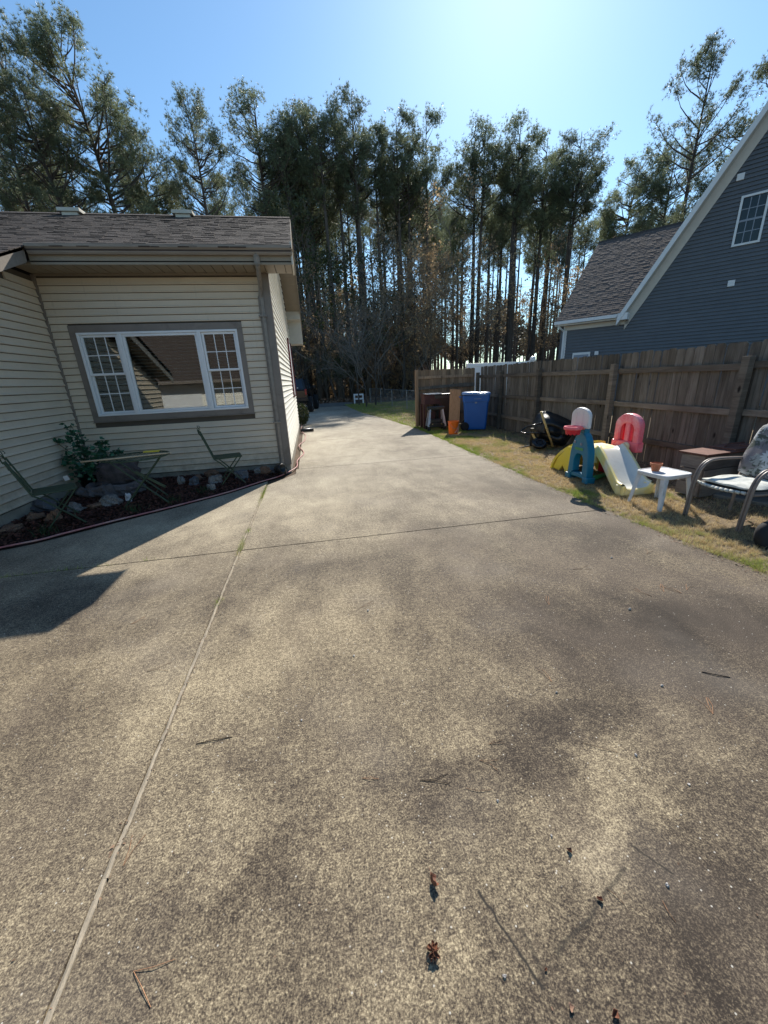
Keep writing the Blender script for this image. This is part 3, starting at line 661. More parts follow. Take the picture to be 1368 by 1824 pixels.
# rake boards and rake soffit on the driveway side
def zr_rear(y): return RIDGE_Z-(RIDGE_Z-3.42)*(y-RIDGE_Y)/(REARY+.65-RIDGE_Y)
MB().prism([(EAVE_Y+.0, 3.36), (RIDGE_Y, RIDGE_Z-.13), (RIDGE_Y, RIDGE_Z-.03), (EAVE_Y-.03, zroof(EAVE_Y-.03)-.045)], RX-.012, RX+.008, 'x').build('rake_board', M['soffit'], house)
MB().prism([(RIDGE_Y, RIDGE_Z-.19), (REARY+.65, 3.22), (REARY+.65, zr_rear(REARY+.65)-.03), (RIDGE_Y, RIDGE_Z-.03)], RX-.012, RX+.008, 'x').build('rake_board', M['soffit'], house)
ya = FY+.03
yy = ya; 
while yy < REARY+.1:
    y1 = yy+.29
    def zz(y): return (zroof(y)-.10) if y < RIDGE_Y else zr_rear(y)-.10
    zt = [(yy+.004, zz(yy+.004)-.012), (y1, zz(y1)-.012), (y1, zz(y1)), (yy+.004, zz(yy+.004))]
    if yy < RIDGE_Y < y1: zt = [(yy, zz(yy)-.012), (RIDGE_Y, RIDGE_Z-.11), (y1, zz(y1)-.012), (y1, zz(y1)), (RIDGE_Y, RIDGE_Z-.1), (yy, zz(yy))]
    MB().prism(zt, SX+.02, RX-.014, 'x').build('soffit_panel', M['soffit'], house); yy = y1
MB().prism([(REARY-.35,3.50),(REARY-.35,3.75),(REARY+.62,3.36),(REARY+.62,2.80),(REARY+.02,2.80),(REARY+.02,3.46)], SX-.02, RX-.0125, 'x').build('eave_return', M['pale_trim'], house, bevel=.004)
# left wing rake (edge of the lower roof over the left wall)
MB().prism([(EAVE_Y-.02, zroof(EAVE_Y-.02)-.22), (EAVE_Y-.0, zroof(EAVE_Y)-.05), (3.0, zroof(3.0)-.05), (3.0, zroof(3.0)-.22)], -3.52, -3.50, 'x').build('rake_board', M['gutter'], house)
MB().prism([(EAVE_Y-.02, zroof(EAVE_Y-.02)-.16), (EAVE_Y-.02, zroof(EAVE_Y-.02)-.14), (3.0, zroof(3.0)-.14), (3.0, zroof(3.0)-.16)], LX, -3.52, 'x').build('soffit_panel', M['soffit'], house)
MB().box((-3.52, EAVE_Y-.035, 3.20), (-3.80, EAVE_Y-.02, 3.42)).build('eave_return', M['gutter'], house)
# downspout with elbows
dsp = [(-.56,EAVE_Y+.01,3.34),(-.56,EAVE_Y+.03,3.22),(-.60,FY-.10,3.00),(-.625,FY-.055,2.90),(-.63,FY-.055,.30),(-.63,FY-.07,.15)]
mb = MB()
for a, b in zip(dsp, dsp[1:]):
    a = Vector(a); b = Vector(b); d = (b-a); L = d.length; Mx = Matrix.Translation(a) @ d.to_track_quat('Z', 'Y').to_matrix().to_4x4()
    mb.tube([a, b+d.normalized()*.012], .043, 4, flat=.8)
mb.v = [tuple(v) for v in mb.v]
mb.build('downspout', M['gutter'], house, bevel=.004)
for z_ in (2.6, .9): MB().box((-.69, FY-.095, z_), (-.57, FY-.022, z_+.025)).build('downspout_strap', M['gutter'], house)
MB().box((-.69,FY-.30,.02),(-.56,FY-.03,.10)).build('splash_elbow', M['black_plastic'], house, bevel=.01)
# window
win = MB().box((WX0, FY-.034, WZ1-.105), (WX1, FY-.0, WZ1)).box((WX0, FY-.034, WZ0), (WX1, FY-.0, WZ0+.09)).box((WX0, FY-.034, WZ0+.09), (WX0+.095, FY, WZ1-.105)).box((WX1-.085, FY-.034, WZ0+.09), (WX1, FY, WZ1-.105)).build('window', M['taupe'], house, bevel=.004)
fx0, fx1, fz0, fz1 = WX0+.095, WX1-.085, WZ0+.09, WZ1-.105
MB().box((WX0-.01, FY-.05, WZ0-.012), (WX1+.01, FY-.0, WZ0-.001)).build('sill', M['taupe'], win)
units = [(fx0, fx0+.60), (fx0+.60, fx1-.60), (fx1-.60, fx1)]
def frame_rect(x0, x1, z0, z1, t, y0, y1, name='frame', mat='white_vinyl', top=None):
    mb = MB(); mb.box((x0,y0,z1-t),(x1,y1,z1)).box((x0,y0,z0),(x1,y1,z0+t)).box((x0,y0,z0+t),(x0+t,y1,z1-t)).box((x1-t,y0,z0+t),(x1,y1,z1-t))
    return mb.build(name, M[mat], win, bevel=.003)
for i, (a, b) in enumerate(units):
    frame_rect(a, b, fz0, fz1, .032, FY-.045, FY+.06)
    if i == 1:
        frame_rect(a+.034, b-.034, fz0+.034, fz1-.034, .035, FY-.03, FY+.02)
        MB().box((a+.066, FY+.0, fz0+.066), (b-.066, FY+.005, fz1-.066)).build('pane', M['glass'], win)
    else:
        mid_ = (fz0+fz1)/2+.0
        for (z0, z1, yo) in ((mid_, fz1-.034, FY-.018), (fz0+.034, mid_+.03, FY+.012)):
            frame_rect(a+.036, b-.036, z0, z1, .034, yo, yo+.028, 'sash')
            px0, px1, pz0, pz1 = a+.07, b-.07, z0+.034, z1-.034
            for r_ in range(2):
                for c_ in range(3):
                    MB().box((px0+(px1-px0)*c_/3+.006, yo+.010, pz0+(pz1-pz0)*r_/2+.006), (px0+(px1-px0)*(c_+1)/3-.006, yo+.014, pz0+(pz1-pz0)*(r_+1)/2-.006)).build('pane', M['glass'], win)
            mb = MB()
            for c_ in (1,2): xx = px0+(px1-px0)*c_/3; mb.box((xx-.0065, yo+.007, pz0), (xx+.0065, yo+.017, pz1))
            zz_ = (pz0+pz1)/2
            for c_ in range(3): mb.box((px0+(px1-px0)*c_/3+.0065, yo+.007, zz_-.0065), (px0+(px1-px0)*(c_+1)/3-.0065, yo+.017, zz_+.0065))
            mb.build('muntin', M['white_vinyl'], win)
mb = MB()
for (a, b) in units:
    z = fz0+.48
    while z < fz1-.06:
        if not (z < (fz0+fz1)/2 - .1 and (a, b) != units[1] and False):
            n = len(mb.v); mb.v += [(a+.07,FY+.09,z),(b-.07,FY+.09,z),(b-.07,FY+.125,z+.013),(a+.07,FY+.125,z+.013)]; mb.f.append((n,n+1,n+2,n+3))
        z += .052
mb.build('blind', M['blind'], win, kind='stuff')
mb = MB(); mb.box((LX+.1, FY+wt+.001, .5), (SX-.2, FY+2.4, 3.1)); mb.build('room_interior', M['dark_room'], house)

# garage of the same house behind the camera, seen in the window glass
gar = thing('garage', 'beige sided garage with brown roof behind the viewpoint, reflected in the window', 'garage', (-6,-4,0))
mb = MB(); mb.box((-3.9,-3,0),(3.6,0,1.85)); mb.build('wall', M['siding_sunlit'], gar)
for k in range(15): MB().prism([(0,.1+k*LAP),(.019,.1+k*LAP),(.004,.1+(k+1)*LAP),(0,.1+(k+1)*LAP)], -3.8, 3.5, 'x').build('siding_plank', M['siding_sunlit'], gar)
for x_ in (-3.9, 3.5): MB().box((x_,.02,0),(x_+.12,.035,1.8)).build('corner_board', M['taupe'], gar)
mb = MB(); mb.prism([(.5,1.85),(-2.9,4.9),(-6.3,1.85),(-6.3,1.75),(-2.9,4.8),(.5,1.75)], -5.2, 3.9, 'x'); mb.build('roof', M['shingle'], gar)
MB().box((-4.2,.46,1.74),(3.9,.54,1.86)).build('gutter', M['taupe'], gar)
mb = MB(); mb.box((-1.6,.021,.02),(1.4,.05,1.7)); mb.build('door', M['white_vinyl'], gar)
# ------------------------------------------------------------------ flower bed, rocks, fountain, plant
BED = [(LX+.03,4.4),(-3.47,4.53),(-3.19,4.66),(-2.98,4.83),(-2.62,5.13),(-2.07,5.54),(-1.44,6.07),(-.95,6.62),(-.60,7.08),(-.58,FY-.02),(LX+.03,FY-.02)]
mb = MB(); cx_, cy_ = -2.6, 6.3
rings = []
for t_ in (1, .9, .75, .5, .25):
    rings.append([(cx_+(x-cx_)*t_, cy_+(y-cy_)*t_, -.02+(1-t_)**.5*.11+random.uniform(-.006,.006)) for x, y in BED+[BED[0]]])
mb.grid(rings); mb.poly([p for p in rings[-1][:-1]]); mb.build('flower_bed', M['mulch'], smooth=True, kind='structure')
BA = np.array(BED)
def in_poly(p, poly):
    x, y = p[:,0], p[:,1]; ins = np.zeros(len(p), bool); n = len(poly)
    for i in range(n):
        x1, y1 = poly[i]; x2, y2 = poly[(i+1) % n]
        c = ((y1 > y) != (y2 > y)) & (x < (x2-x1)*(y-y1)/(y2-y1+1e-12)+x1); ins ^= c
    return ins
def bed_fn(n):
    p = np.stack([RNG.uniform(-3.8,-.55,n), RNG.uniform(4.4,7.25,n)], 1); return p[in_poly(p, BED)]
ch = chips(26000, bed_fn, 0, 1, .008, .026, .7)
cc = ch.mean(1); d_ = np.min(np.hypot(cc[:,0:1]-np.interp(np.linspace(0,9,60), np.arange(10), BA[:10,0])[None], cc[:,1:2]-np.interp(np.linspace(0,9,60), np.arange(10), BA[:10,1])[None]), 1)
zz0 = np.clip(d_*.28, 0, .085)-.006+RNG.uniform(0,.016,len(cc)); ch[:,:,2] += (zz0-cc[:,2])[:,None]
tri_obj('mulch_chips', ch, M['mulch_chip'], label='dark red-brown bark mulch filling the bed under the window', cat='mulch')

def rock_mesh(seed, mat):
    rr = random.Random(seed); mb = MB(); seg, st = 14, 9; ph = [rr.uniform(0,6.28) for _ in range(9)]
    rows = []
    for i in range(st):
        th = math.pi*i/(st-1); row = []
        for k in range(seg+1):
            a = 2*math.pi*(k % seg)/seg; d = Vector((math.sin(th)*math.cos(a), math.sin(th)*math.sin(a), math.cos(th)))
            r_ = .95+.20*math.sin(3*d.x+ph[0])+.18*math.sin(4*d.y+ph[1])+.15*math.sin(5*d.z+ph[2])+.13*math.sin(7*d.x+6*d.y+ph[3])+.11*math.sin(9*d.z+8*d.x+ph[4])
            row.append(tuple(d*r_))
        rows.append(row)
    mb.grid(rows); o = mb.build('rock', mat, smooth=False); return o
def place_rock(seed, mat, x, y, sx, sy, sz, z, label, rz=None):
    o = rock_mesh(seed, M[mat]); o.location = (x, y, z); o.scale = (sx, sy, sz); o.rotation_euler = (0,0,rz if rz is not None else random.uniform(0,3)); tag(o, label, 'rock', 'rocks edging the mulch bed')
place_rock(1,'rock_tan',-3.60,4.93,.15,.09,.07,.05,'flat orange-tan rock at the far left end of the mulch bed')
place_rock(2,'rock_tan',-3.58,5.32,.11,.08,.08,.08,'reddish rock behind the left green chair leg')
place_rock(3,'rock_tan',-3.28,5.20,.085,.075,.09,.09,'rounded pinkish-tan rock between the crossed legs of the left green chair')
place_rock(4,'rock_pale',-3.20,5.50,.11,.08,.075,.10,'pale white-grey boulder just right of the left green chair',.6)
place_rock(5,'rock_tan',-3.02,5.60,.085,.08,.06,.09,'tan flat rock leaning on the pale white-grey boulder')
place_rock(6,'rock_pale',-2.86,5.68,.13,.08,.10,.12,'jagged white and grey rock in front of the stone fountain')
place_rock(7,'rock_grey',-3.70,5.75,.26,.17,.10,.10,'large dark flat rock below the seat of the left green chair')
place_rock(8,'rock_pale',-2.20,6.58,.06,.05,.085,.13,'small upright pale rock right of the bistro table legs')
place_rock(9,'rock_tan',-2.02,6.85,.09,.07,.06,.11,'low tan rock against the foundation behind the pale upright rock')
place_rock(10,'rock_grey',-1.98,6.52,.10,.09,.08,.11,'dark grey rock in the middle of the bed')
place_rock(11,'rock_tan',-1.84,6.95,.13,.07,.09,.12,'orange-tan rock against the wall left of the right green chair')
place_rock(12,'rock_pale',-1.66,6.52,.11,.10,.085,.11,'mottled white and dark rock left of the right green chair')
place_rock(13,'rock_pale',-1.66,6.20,.07,.06,.055,.07,'small white coral-like rock close to the hose')
place_rock(14,'rock_grey',-1.30,6.75,.13,.10,.09,.10,'blue-grey boulder under the right green chair seat')
place_rock(15,'rock_pale',-1.05,7.00,.075,.06,.06,.10,'grey rounded rock right of the right green chair')
place_rock(16,'rock_tan',-.92,7.02,.12,.055,.07,.10,'broad cream-tan rock at the wall right of the right green chair')
place_rock(17,'rock_grey',-.82,7.08,.05,.05,.045,.09,'small green-grey rock beside the black buried pot')
place_rock(18,'rock_tan',-3.72,5.12,.07,.05,.03,.06,'small flat tan stone between the two leftmost rocks')
o = MB(); o.lathe([(.0,0),(.055,0),(.075,.02),(.08,.15),(.07,.155),(.06,.02),(0,.015)], 16); o = o.build('flower_pot', M['black_plastic'], smooth=True)
o.location = (-.72,6.98,.12); o.rotation_euler = (R(78),0,R(50)); tag(o, 'black plastic pot lying on its side near the downspout', 'flower pot')
# fountain
ft = thing('fountain', 'dark rock-look garden fountain with a low stone rim basin in the corner', 'fountain', (-3.10,6.40,.06), scale=1.12)
rr = random.Random(5)
def rocky(prof, mat, name, jit=.025, seg=18, sx=1, sy=1, loc=(0,0,0)):
    mb = MB(); rows = []
    for r_, z in prof: rows.append([((r_+(rr.uniform(-jit,jit) if r_ > .02 else 0))*math.cos(2*math.pi*k/seg)*sx, (r_+0)*math.sin(2*math.pi*k/seg)*sy, z+rr.uniform(-jit,jit)*.6) for k in range(seg)])
    for row in rows: row.append(row[0])
    mb.grid(rows); o = mb.build(name, M[mat], ft); o.location = loc; return o
rocky([(.33,0),(.36,.06),(.34,.14),(.29,.16),(.26,.12),(.24,.05),(0,.04)], 'fountain_rim', 'basin', sx=1.05, sy=.62, jit=.03)
rocky([(.20,.0),(.24,.12),(.25,.24),(.23,.32),(.18,.36),(.12,.34),(0,.33)], 'fountain', 'stone_pile', sx=1.1, sy=.7, jit=.035, loc=(.03,.14,.05))
for k, (x, y, r_) in enumerate(((-.30,-.10,.10),(-.22,-.19,.09),(.0,-.24,.12),(.22,-.18,.11),(.33,-.05,.09))):
    o = rock_mesh(30+k, M['fountain_rim']); o.name = 'rim_stone'; o.parent = ft; o.location = (x, y, .07); o.scale = (r_*1.1, r_*.8, r_*.75)
for k, (x, y, z, s_) in enumerate(((-.17,-.0,.30,.05),(-.02,-.02,.26,.06),(.12,.0,.33,.07),(-.08,.05,.38,.07),(.05,-.04,.17,.06),(-.14,-.04,.15,.07),(.17,-.03,.20,.06))):
    o = rock_mesh(50+k, M['fountain']); o.name = 'ledge_stone'; o.parent = ft; o.location = (x, y+.06, z); o.scale = (s_*1.6, s_, s_*.6)
o = rock_mesh(80, M['ceramic']); o.name = 'garden_ornament'; o.location = (-2.66,5.78,.13); o.scale = (.05,.045,.06); tag(o, 'small round white ornament beside the jagged rock', 'ornament')
# potted ivy plant
pt = thing('potted_plant', 'leafy dark green plant in a black pot in the house corner', 'plant', (-3.50,6.62,.05))
MB().lathe([(0,0),(.13,0),(.17,.34),(.185,.34),(.185,.38),(.15,.38),(.14,.30),(0,.30)], 18).build('pot', M['black_plastic'], pt, smooth=True)
def leaves(n, fn, smin, smax):
    p, d = fn(n); n = len(p); s_ = RNG.uniform(smin, smax, n); a = RNG.uniform(0, 2*np.pi, n); el = RNG.uniform(-.6,.5,n)
    u = np.stack([np.cos(a)*np.cos(el), np.sin(a)*np.cos(el), np.sin(el)], 1); w_ = np.cross(u, RNG.normal(0,1,(n,3))); w_ /= np.linalg.norm(w_, axis=1)[:,None]
    U = u*s_[:,None]; W = w_*(s_*.42)[:,None]
    return np.stack([p, p+U*.35+W, p+U, p+U*.35-W], 1)
def ivy_fn(n):
    cs = [(0,0,.52,.19,.20),( -.06,-.02,.80,.10,.17),(-.05,0,.98,.055,.10),(.25,-.03,.62,.11,.12),(.40,-.05,.60,.06,.08),(.52,-.05,.62,.035,.04),(-.30,-.05,.86,.03,.03),(.10,-.08,.36,.17,.09),(.30,-.02,.78,.05,.07),(-.20,-.05,.55,.08,.10)]
    out = []
    for (x, y, z, r_, rz) in cs:
        k = int(n*r_*r_*4)+18; out.append(RNG.normal(0,1,(k,3))*np.array([r_*.6, r_*.55, rz*.6])+np.array([x,y,z]))
    p = np.concatenate(out); return p, None
tri_obj('foliage', leaves(1500, ivy_fn, .04, .085), M['ivy'], kind=None, parent=pt)
mb = MB()
for (x, y, z) in ((-.05,0,1.05),(.30,-.03,.75),(.52,-.05,.62),(-.32,-.05,.86),(.12,-.1,.4),(-.2,-.05,.6)): mb.tube([(0,0,.3),(x*.4,y*.4,z*.6+.1),(x,y,z)], [.008,.006,.003], 4)
mb.build('stem', M['bark'], pt)
o = MB().box((-.03,-.003,0),(.03,.003,.07)).build('plant_tag', M['print_white']); o.location = (-3.62,6.25,.36); o.rotation_euler = (R(10),R(-10),.3)
tag(o, 'small white rectangular tag hanging below the potted plant', 'tag')
# bed weeds
def weed_fn(n):
    out = [np.stack([RNG.normal(x, .06, n//4), RNG.normal(y, .05, n//4)], 1) for x, y in ((-2.5,5.45),(-3.2,4.85),(-1.75,6.1),(-2.1,5.75))]; return np.concatenate(out)
tri_obj('bed_weeds', blades(400, weed_fn, .03, .13, .004, .9)+np.array([0,0,.03]), M['fern'], label='thin green weeds growing through the mulch bed', cat='weeds')

# hose
def smooth_path(pts, n=6):
    P = [Vector(p) for p in pts]; out = []
    for i in range(len(P)-1):
        p0, p1, p2, p3 = P[max(i-1,0)], P[i], P[i+1], P[min(i+2,len(P)-1)]
        for k in range(n):
            t_ = k/n; out.append(.5*((2*p1)+(p2-p0)*t_+(2*p0-5*p1+4*p2-p3)*t_*t_+(3*p1-p0-3*p2+p3)*t_**3))
    return out+[P[-1]]
hp = [(-6.5,4.0,.02),(-4.6,4.08,.02),(-3.9,4.36,.02),(-3.47,4.50,.02),(-3.19,4.62,.02),(-2.98,4.78,.02),(-2.62,5.08,.02),(-2.07,5.47,.02),(-1.44,6.00,.02),(-.95,6.55,.02),(-.60,6.98,.02),(-.40,7.6,.015),(-.40,8.3,.015),(-.28,9.0,.015),(-.36,9.8,.015),(-.42,10.3,.015),(-.30,11.1,.015),(-.26,12.1,.015),(-.33,12.9,.02),(-.42,13.6,.03),(-.40,14.2,.12)]
hp = smooth_path(hp, 8); hp = [Vector((p.x+.006*math.sin(i*.6), p.y+.006*math.cos(i*.45), p.z)) for i, p in enumerate(hp)]
o = MB().tube(hp, .0105, 7).build('garden_hose', M['hose'], smooth=True); tag(o, 'faded pink garden hose edging the mulch bed and running along the side wall', 'hose')
o = MB().lathe([(.0,0),(.05,0),(.055,.02),(.055,.42),(.045,.42),(.045,.02)], 14).build('drain_pipe', M['black_plastic'], smooth=True); o.location = (-.42,13.3,.06); o.rotation_euler = (0,R(90),R(5))
tag(o, 'short black corrugated drain pipe on the concrete by the side wall', 'pipe')

# ------------------------------------------------------------------ green folding chairs and table
def bistro_chair(label):
    t_ = thing('bistro_chair', label, 'chair', (-1.5,6.6,.05), R(20), 'green folding bistro chairs in the bed')
    w_ = .19; m_ = M['green_metal']; Z = .43
    # seat frame and slats
    MB().tube([(-.20,-w_,Z),(.20,-w_,Z),(.21,-w_*.9,Z),(.21,w_*.9,Z),(.20,w_,Z),(-.20,w_,Z),(-.20,-w_,Z)], .009, 6).build('seat_frame', m_, t_)
    for k in range(9):
        y = -w_+.02+k*(2*w_-.04)/8; MB().box((-.195,y-.011,Z-.002),(.205,y+.011,Z+.005)).build('seat_slat', m_, t_)
    for s_ in (-1, 1):
        # one bar: back post continuing down to the front foot; the other: front of seat down to the rear foot
        MB().tube([(-.33,s_*w_,.84),(-.20,s_*w_,Z),(-.13,s_*w_,Z-.06),(.20,s_*w_,0)], .010, 6).build('back_leg', m_, t_)
        MB().tube([(.19,s_*(w_-.02),Z-.01),(.17,s_*(w_-.02),Z-.04),(-.16,s_*(w_-.02),0)], .009, 6).build('leg', m_, t_)
    MB().tube([(.12,-w_,.10),(.12,w_,.10)], .006, 5).tube([(-.09,-w_+.02,.09),(-.09,w_-.02,.09)], .006, 5).build('stretcher', m_, t_)
    def bp(y, z): return (-.20-.13*(z-Z)/.41-.0, y, z-.04*(z-Z)/.41)
    arch = [bp(w_*math.cos(a), .86+.07*math.sin(a)) for a in [math.pi*k/10 for k in range(11)]]
    MB().tube(arch, .007, 5).build('back_rail', m_, t_)
    mb = MB()
    for k in range(5):
        y = (-.12+.06*k); mb.tube([bp(y*.5, Z+.02), bp(y, Z+.18), bp(y*.6, Z+.34), bp(y*1.2, .86)], .004, 4)
    for s_ in (-1, 1):
        mb.tube([bp(s_*(w_-.0), .78), bp(s_*(w_-.05), .81), bp(s_*(w_-.10), .80)], .004, 4)
        mb.tube([bp(s_*w_, .86), (bp(0,.90)[0]+.0, s_*(w_+.012), .90), (bp(0,.93)[0], s_*(w_+.0), .925), (bp(0,.93)[0]+.03, s_*(w_-.01), .92), (bp(0,.91)[0]+.035, s_*(w_-.012), .895), (bp(0,.9)[0]+.02, s_*(w_-.01), .888)], .005, 5)
    mb.build('back_scrolls', m_, t_)
    return t_
ch1 = bistro_chair('green folding bistro chair with scrolled back near the downspout corner')
ch1.location = (-1.42,6.55,.06); ch1.rotation_euler = (0,0,R(14))
ch2 = dup(ch1, (-3.14,5.12,.05), R(30), 'green folding bistro chair at the far left in front of the left wall')
tb = thing('bistro_table', 'green wire mesh folding table with crossed legs beside the stone fountain', 'table', (-2.40,5.72,.05), R(12))
RT = .40
mb = MB(); mb.tube([(RT*math.cos(2*math.pi*k/28), RT*math.sin(2*math.pi*k/28), .66) for k in range(29)], .010, 6); mb.build('table_rim', M['green_metal'], tb)
mb = MB()
for k in range(-7, 8):
    y = k*.054; h_ = math.sqrt(max(0, RT**2-y*y)); mb.box((-h_,y-.002,.658),(h_,y+.002,.662)); 
for k in range(-7, 8):
    x = k*.054; h_ = math.sqrt(max(0, RT**2-x*x)); mb.box((x-.0018,-h_,.6625),(x+.0018,h_,.666))
mb.build('table_mesh', M['green_metal'], tb)
for s_ in (-1, 1):
    for q, yo in ((1, .17), (-1, .14)):
        MB().tube([(q*.30, s_*yo, .65), (-q*.27, s_*yo, 0)], .011, 6).build('leg', M['green_metal'], tb)
for x, z in ((.13,.14),(-.13,.14),(.26,.60)): MB().tube([(x,-.16,z),(x,.16,z)], .007, 5).build('stretcher', M['green_metal'], tb)
MB().box((-.30,-.012,.30),(.10,.012,.33), Matrix.Translation((.0,-.15,.05)) @ Matrix.Rotation(R(40),4,'Y')).build('brace', M['green_metal'], tb)
o = MB().tube([(-2.93,5.42,.735),(-2.5,5.44,.745),(-2.02,5.50,.755),(-1.88,5.53,.757)], [.011,.010,.008,.005], 7).build('wooden_stick', M['stick'], smooth=True); tag(o, 'long pale wooden stick lying across the green table', 'stick')
o = MB().box((-2.42,6.0,.715),(-2.22,6.08,.730)).build('garden_tag', M['yellow_plastic']); tag(o, 'small yellow strip lying on the back of the green table', 'strip')

# ------------------------------------------------------------------ wooden fence
fence = thing('wooden_fence', 'weathered grey-brown picket privacy fence with three rails along the lawn', 'fence', (5.5,.8,0))
FX = 5.56; PW = .138
proto = {}
def picket(parent, mat, hgt, key):
    if key not in proto:
        w_ = PW/2; c = .022; t_ = .017
        mb = MB().prism([(-w_,0),(w_,0),(w_,hgt-c*1.2),(w_-c,hgt),(-w_+c,hgt),(-w_,hgt-c*1.2)], -t_/2, t_/2, 'y')
        o = mb.build('picket', mat, parent, bevel=0); proto[key] = o; return o
    return inst(proto[key], parent, 'picket')
y = 1.0
while y < 12.55:
    o = picket(fence, M['fence'], 1.83, 'p'); o.location = (FX-5.5+.01+random.uniform(-.007,.007), y-.8, -.035+random.uniform(-.012,.012)); o.rotation_euler = (R(random.uniform(-.5,.5)), R(random.uniform(-.35,.35)), R(90+random.uniform(-2,2)))
    o.scale = (random.uniform(.96,1.03),1,1); y += PW+.005+random.choice([0,0,.002,.007])
posts = [1.9, 4.28, 6.56, 9.0, 10.98, 12.6]
for py in posts: MB().box((-.05,-.048,-.1),(.045,.048,1.62)).build('post', M['fence_rail'], fence, bevel=.006).location = (FX-5.5-.085, py-.8, 0)
for a, b in zip(posts, posts[1:]):
    for z in (.36, .93, 1.50):
        o = MB().box((-.045,-(b-a)/2+.05,-.04),(-.006,(b-a)/2-.05,.045)).build('rail', M['fence_rail2'], fence, bevel=.004); o.location = (FX-5.5, (a+b)/2-.8, z+random.uniform(-.01,.01)); o.rotation_euler = (R(random.uniform(-.3,.3)),0,0)
o = MB().box((-.045,-.45,-.04),(-.006,.42,.045)).build('rail', M['fence_rail2'], fence); o.location = (FX-5.5, 1.4-.8, 1.5)
gatep = thing('fence_panel', 'short brown picket fence panel closing off behind the trash bin', 'fence', (3.40,12.74,0))
x = .06
while x < 1.98:
    o = picket(gatep, M['fence_new'], 1.77, 'g'); o.location = (x+.06, .03+random.uniform(-.003,.003), random.uniform(-.01,.012)); o.rotation_euler = (0, R(random.uniform(-.3,.3)), R(random.uniform(-1.5,1.5))); x += PW+.004
MB().box((-.02,-.07,-.1),(.075,.03,1.78)).build('post', M['fence_new'], gatep, bevel=.006)
for z, m2 in ((1.50,'fence_new'),(.35,'fence_new')): MB().box((.08,-.025,z),(1.95,.015,z+.085)).build('rail', M[m2], gatep, bevel=.004)
MB().box((.08,-.045,1.16),(1.75,-.026,1.25), Matrix.Rotation(R(-2.2),4,'Y')).build('brace_board', M['fence'], gatep, bevel=.004)
MB().box((1.45,-.07,1.20),(2.0,-.046,1.32)).build('gate_board', M['fence'], gatep, bevel=.004)
# white vinyl fence beyond
vf = thing('vinyl_fence', 'white vinyl fence rail and posts behind the wooden fence corner', 'fence', (5.38,13.2,0))
def vpost(x):
    p = MB().box((x-.065,-.065,0),(x+.065,.065,1.93)).build('post', M['white_vinyl'], vf, bevel=.005)
    return p
vpost(0); p2 = vpost(2.36)
MB().box((2.36-.09,-.09,1.932),(2.36+.09,.09,1.965)).lathe([(.085,1.965),(.095,2.02),(.06,2.06),(0,2.08)], 12, Matrix.Translation((2.36,0,0))).build('post_cap', M['white_vinyl'], p2)
MB().box((.066,-.025,1.82),(2.294,.025,1.92)).build('rail', M['white_vinyl'], vf, bevel=.004)
MB().box((.066,-.025,.1),(2.294,.025,.22)).build('rail', M['white_vinyl'], vf)
for k in range(14): MB().box((.07+k*.159,-.01,.221),(.07+k*.159+.155,.01,1.819)).build('vinyl_board', M['white_vinyl'], vf)
# chain link fence
cl = thing('chain_link_fence', 'low galvanized chain link fence on the lawn beyond the wooden fence', 'fence', (0,0,0))
cp = [(5.3,13.9),(5.05,17.1),(4.89,20.14),(4.72,23.13),(4.59,26.16),(4.3,29.0)]
for x, y in cp: MB().tube([(x,y,0),(x,y,.98)], .024, 7).build('post', M['galv'], cl)
MB().tube([(x,y,.96) for x, y in cp], .016, 6).build('top_rail', M['galv'], cl)
mb = MB()
for (xa, ya), (xb, yb) in zip(cp, cp[1:]):
    L = math.hypot(xb-xa, yb-ya); n = int(L/.12)
    for k in range(-8, n):
        for s_ in (0, 1):
            t0 = k/n; t1 = (k+8)/n; z0, z1 = (0,.95) if s_ == 0 else (.95,0)
            if t0 < 0: z0 += (z1-z0)*(-t0)/(t1-t0); t0 = 0
            if t1 > 1: z1 = z0+(z1-z0)*(1-t0)/(t1-t0); t1 = 1
            mb.tube([(xa+(xb-xa)*t0, ya+(yb-ya)*t0, z0), (xa+(xb-xa)*t1, ya+(yb-ya)*t1, z1)], .0022, 3, cap=False)
mb.build('wire_mesh', M['galv'], cl, kind='stuff')
# low white picket sign frame at the driveway mouth
ws = thing('white_rail_stand', 'low white post and rail stand at the far corner of the driveway', 'rail stand', (3.05,28.6,0))
for x in (0, .62): MB().box((x,-.05,0),(x+.09,.05,.66)).build('post', M['white_vinyl'], ws)
for z in (.54,.25): MB().box((.092,-.03,z),(.618,.03,z+.11)).build('rail', M['white_vinyl'], ws)
MB().box((.30,-.028,.361),(.38,.028,.539)).build('baluster', M['white_vinyl'], ws)

# ------------------------------------------------------------------ neighbour's blue house (rotated frame: local x along the gable wall, local y away from us)
A = Vector((0,0,1.55))+(Vector((7.44,11.06,2.9))-Vector((0,0,1.55)))*1.6
dd = Vector((.61,-.80,0)).normalized(); ang = math.atan2(dd.y, dd.x)
nb = thing('blue_house', 'neighbouring slate blue house with steep white trimmed gable behind the fence', 'house', (A.x, A.y, 0), ang)
ZE = A.z                      # eave height
K = 1.6
gx0 = 1.52*K                  # where the rake begins
slope = (6.30-3.03)/(3.51-1.55)
LAPB = .125
GX1 = 12.0; apex_x = 8.0
def rake_z(x): return ZE+.06+(x-gx0)*slope
WH = 5.6
mb = MB(); AP = rake_z(apex_x)
mb.prism([(0,0),(16,0),(16,ZE),(2*apex_x-gx0,ZE),(apex_x,AP-.1),(gx0,ZE),(0,ZE)], .02, .2, 'y')
mb.build('wall', M['blue_siding'], nb)
wx0, wx1, wz0, wz1 = 3.42*K, 3.80*K, 1.55+(4.0-1.55)*K, 1.55+(4.85-1.55)*K
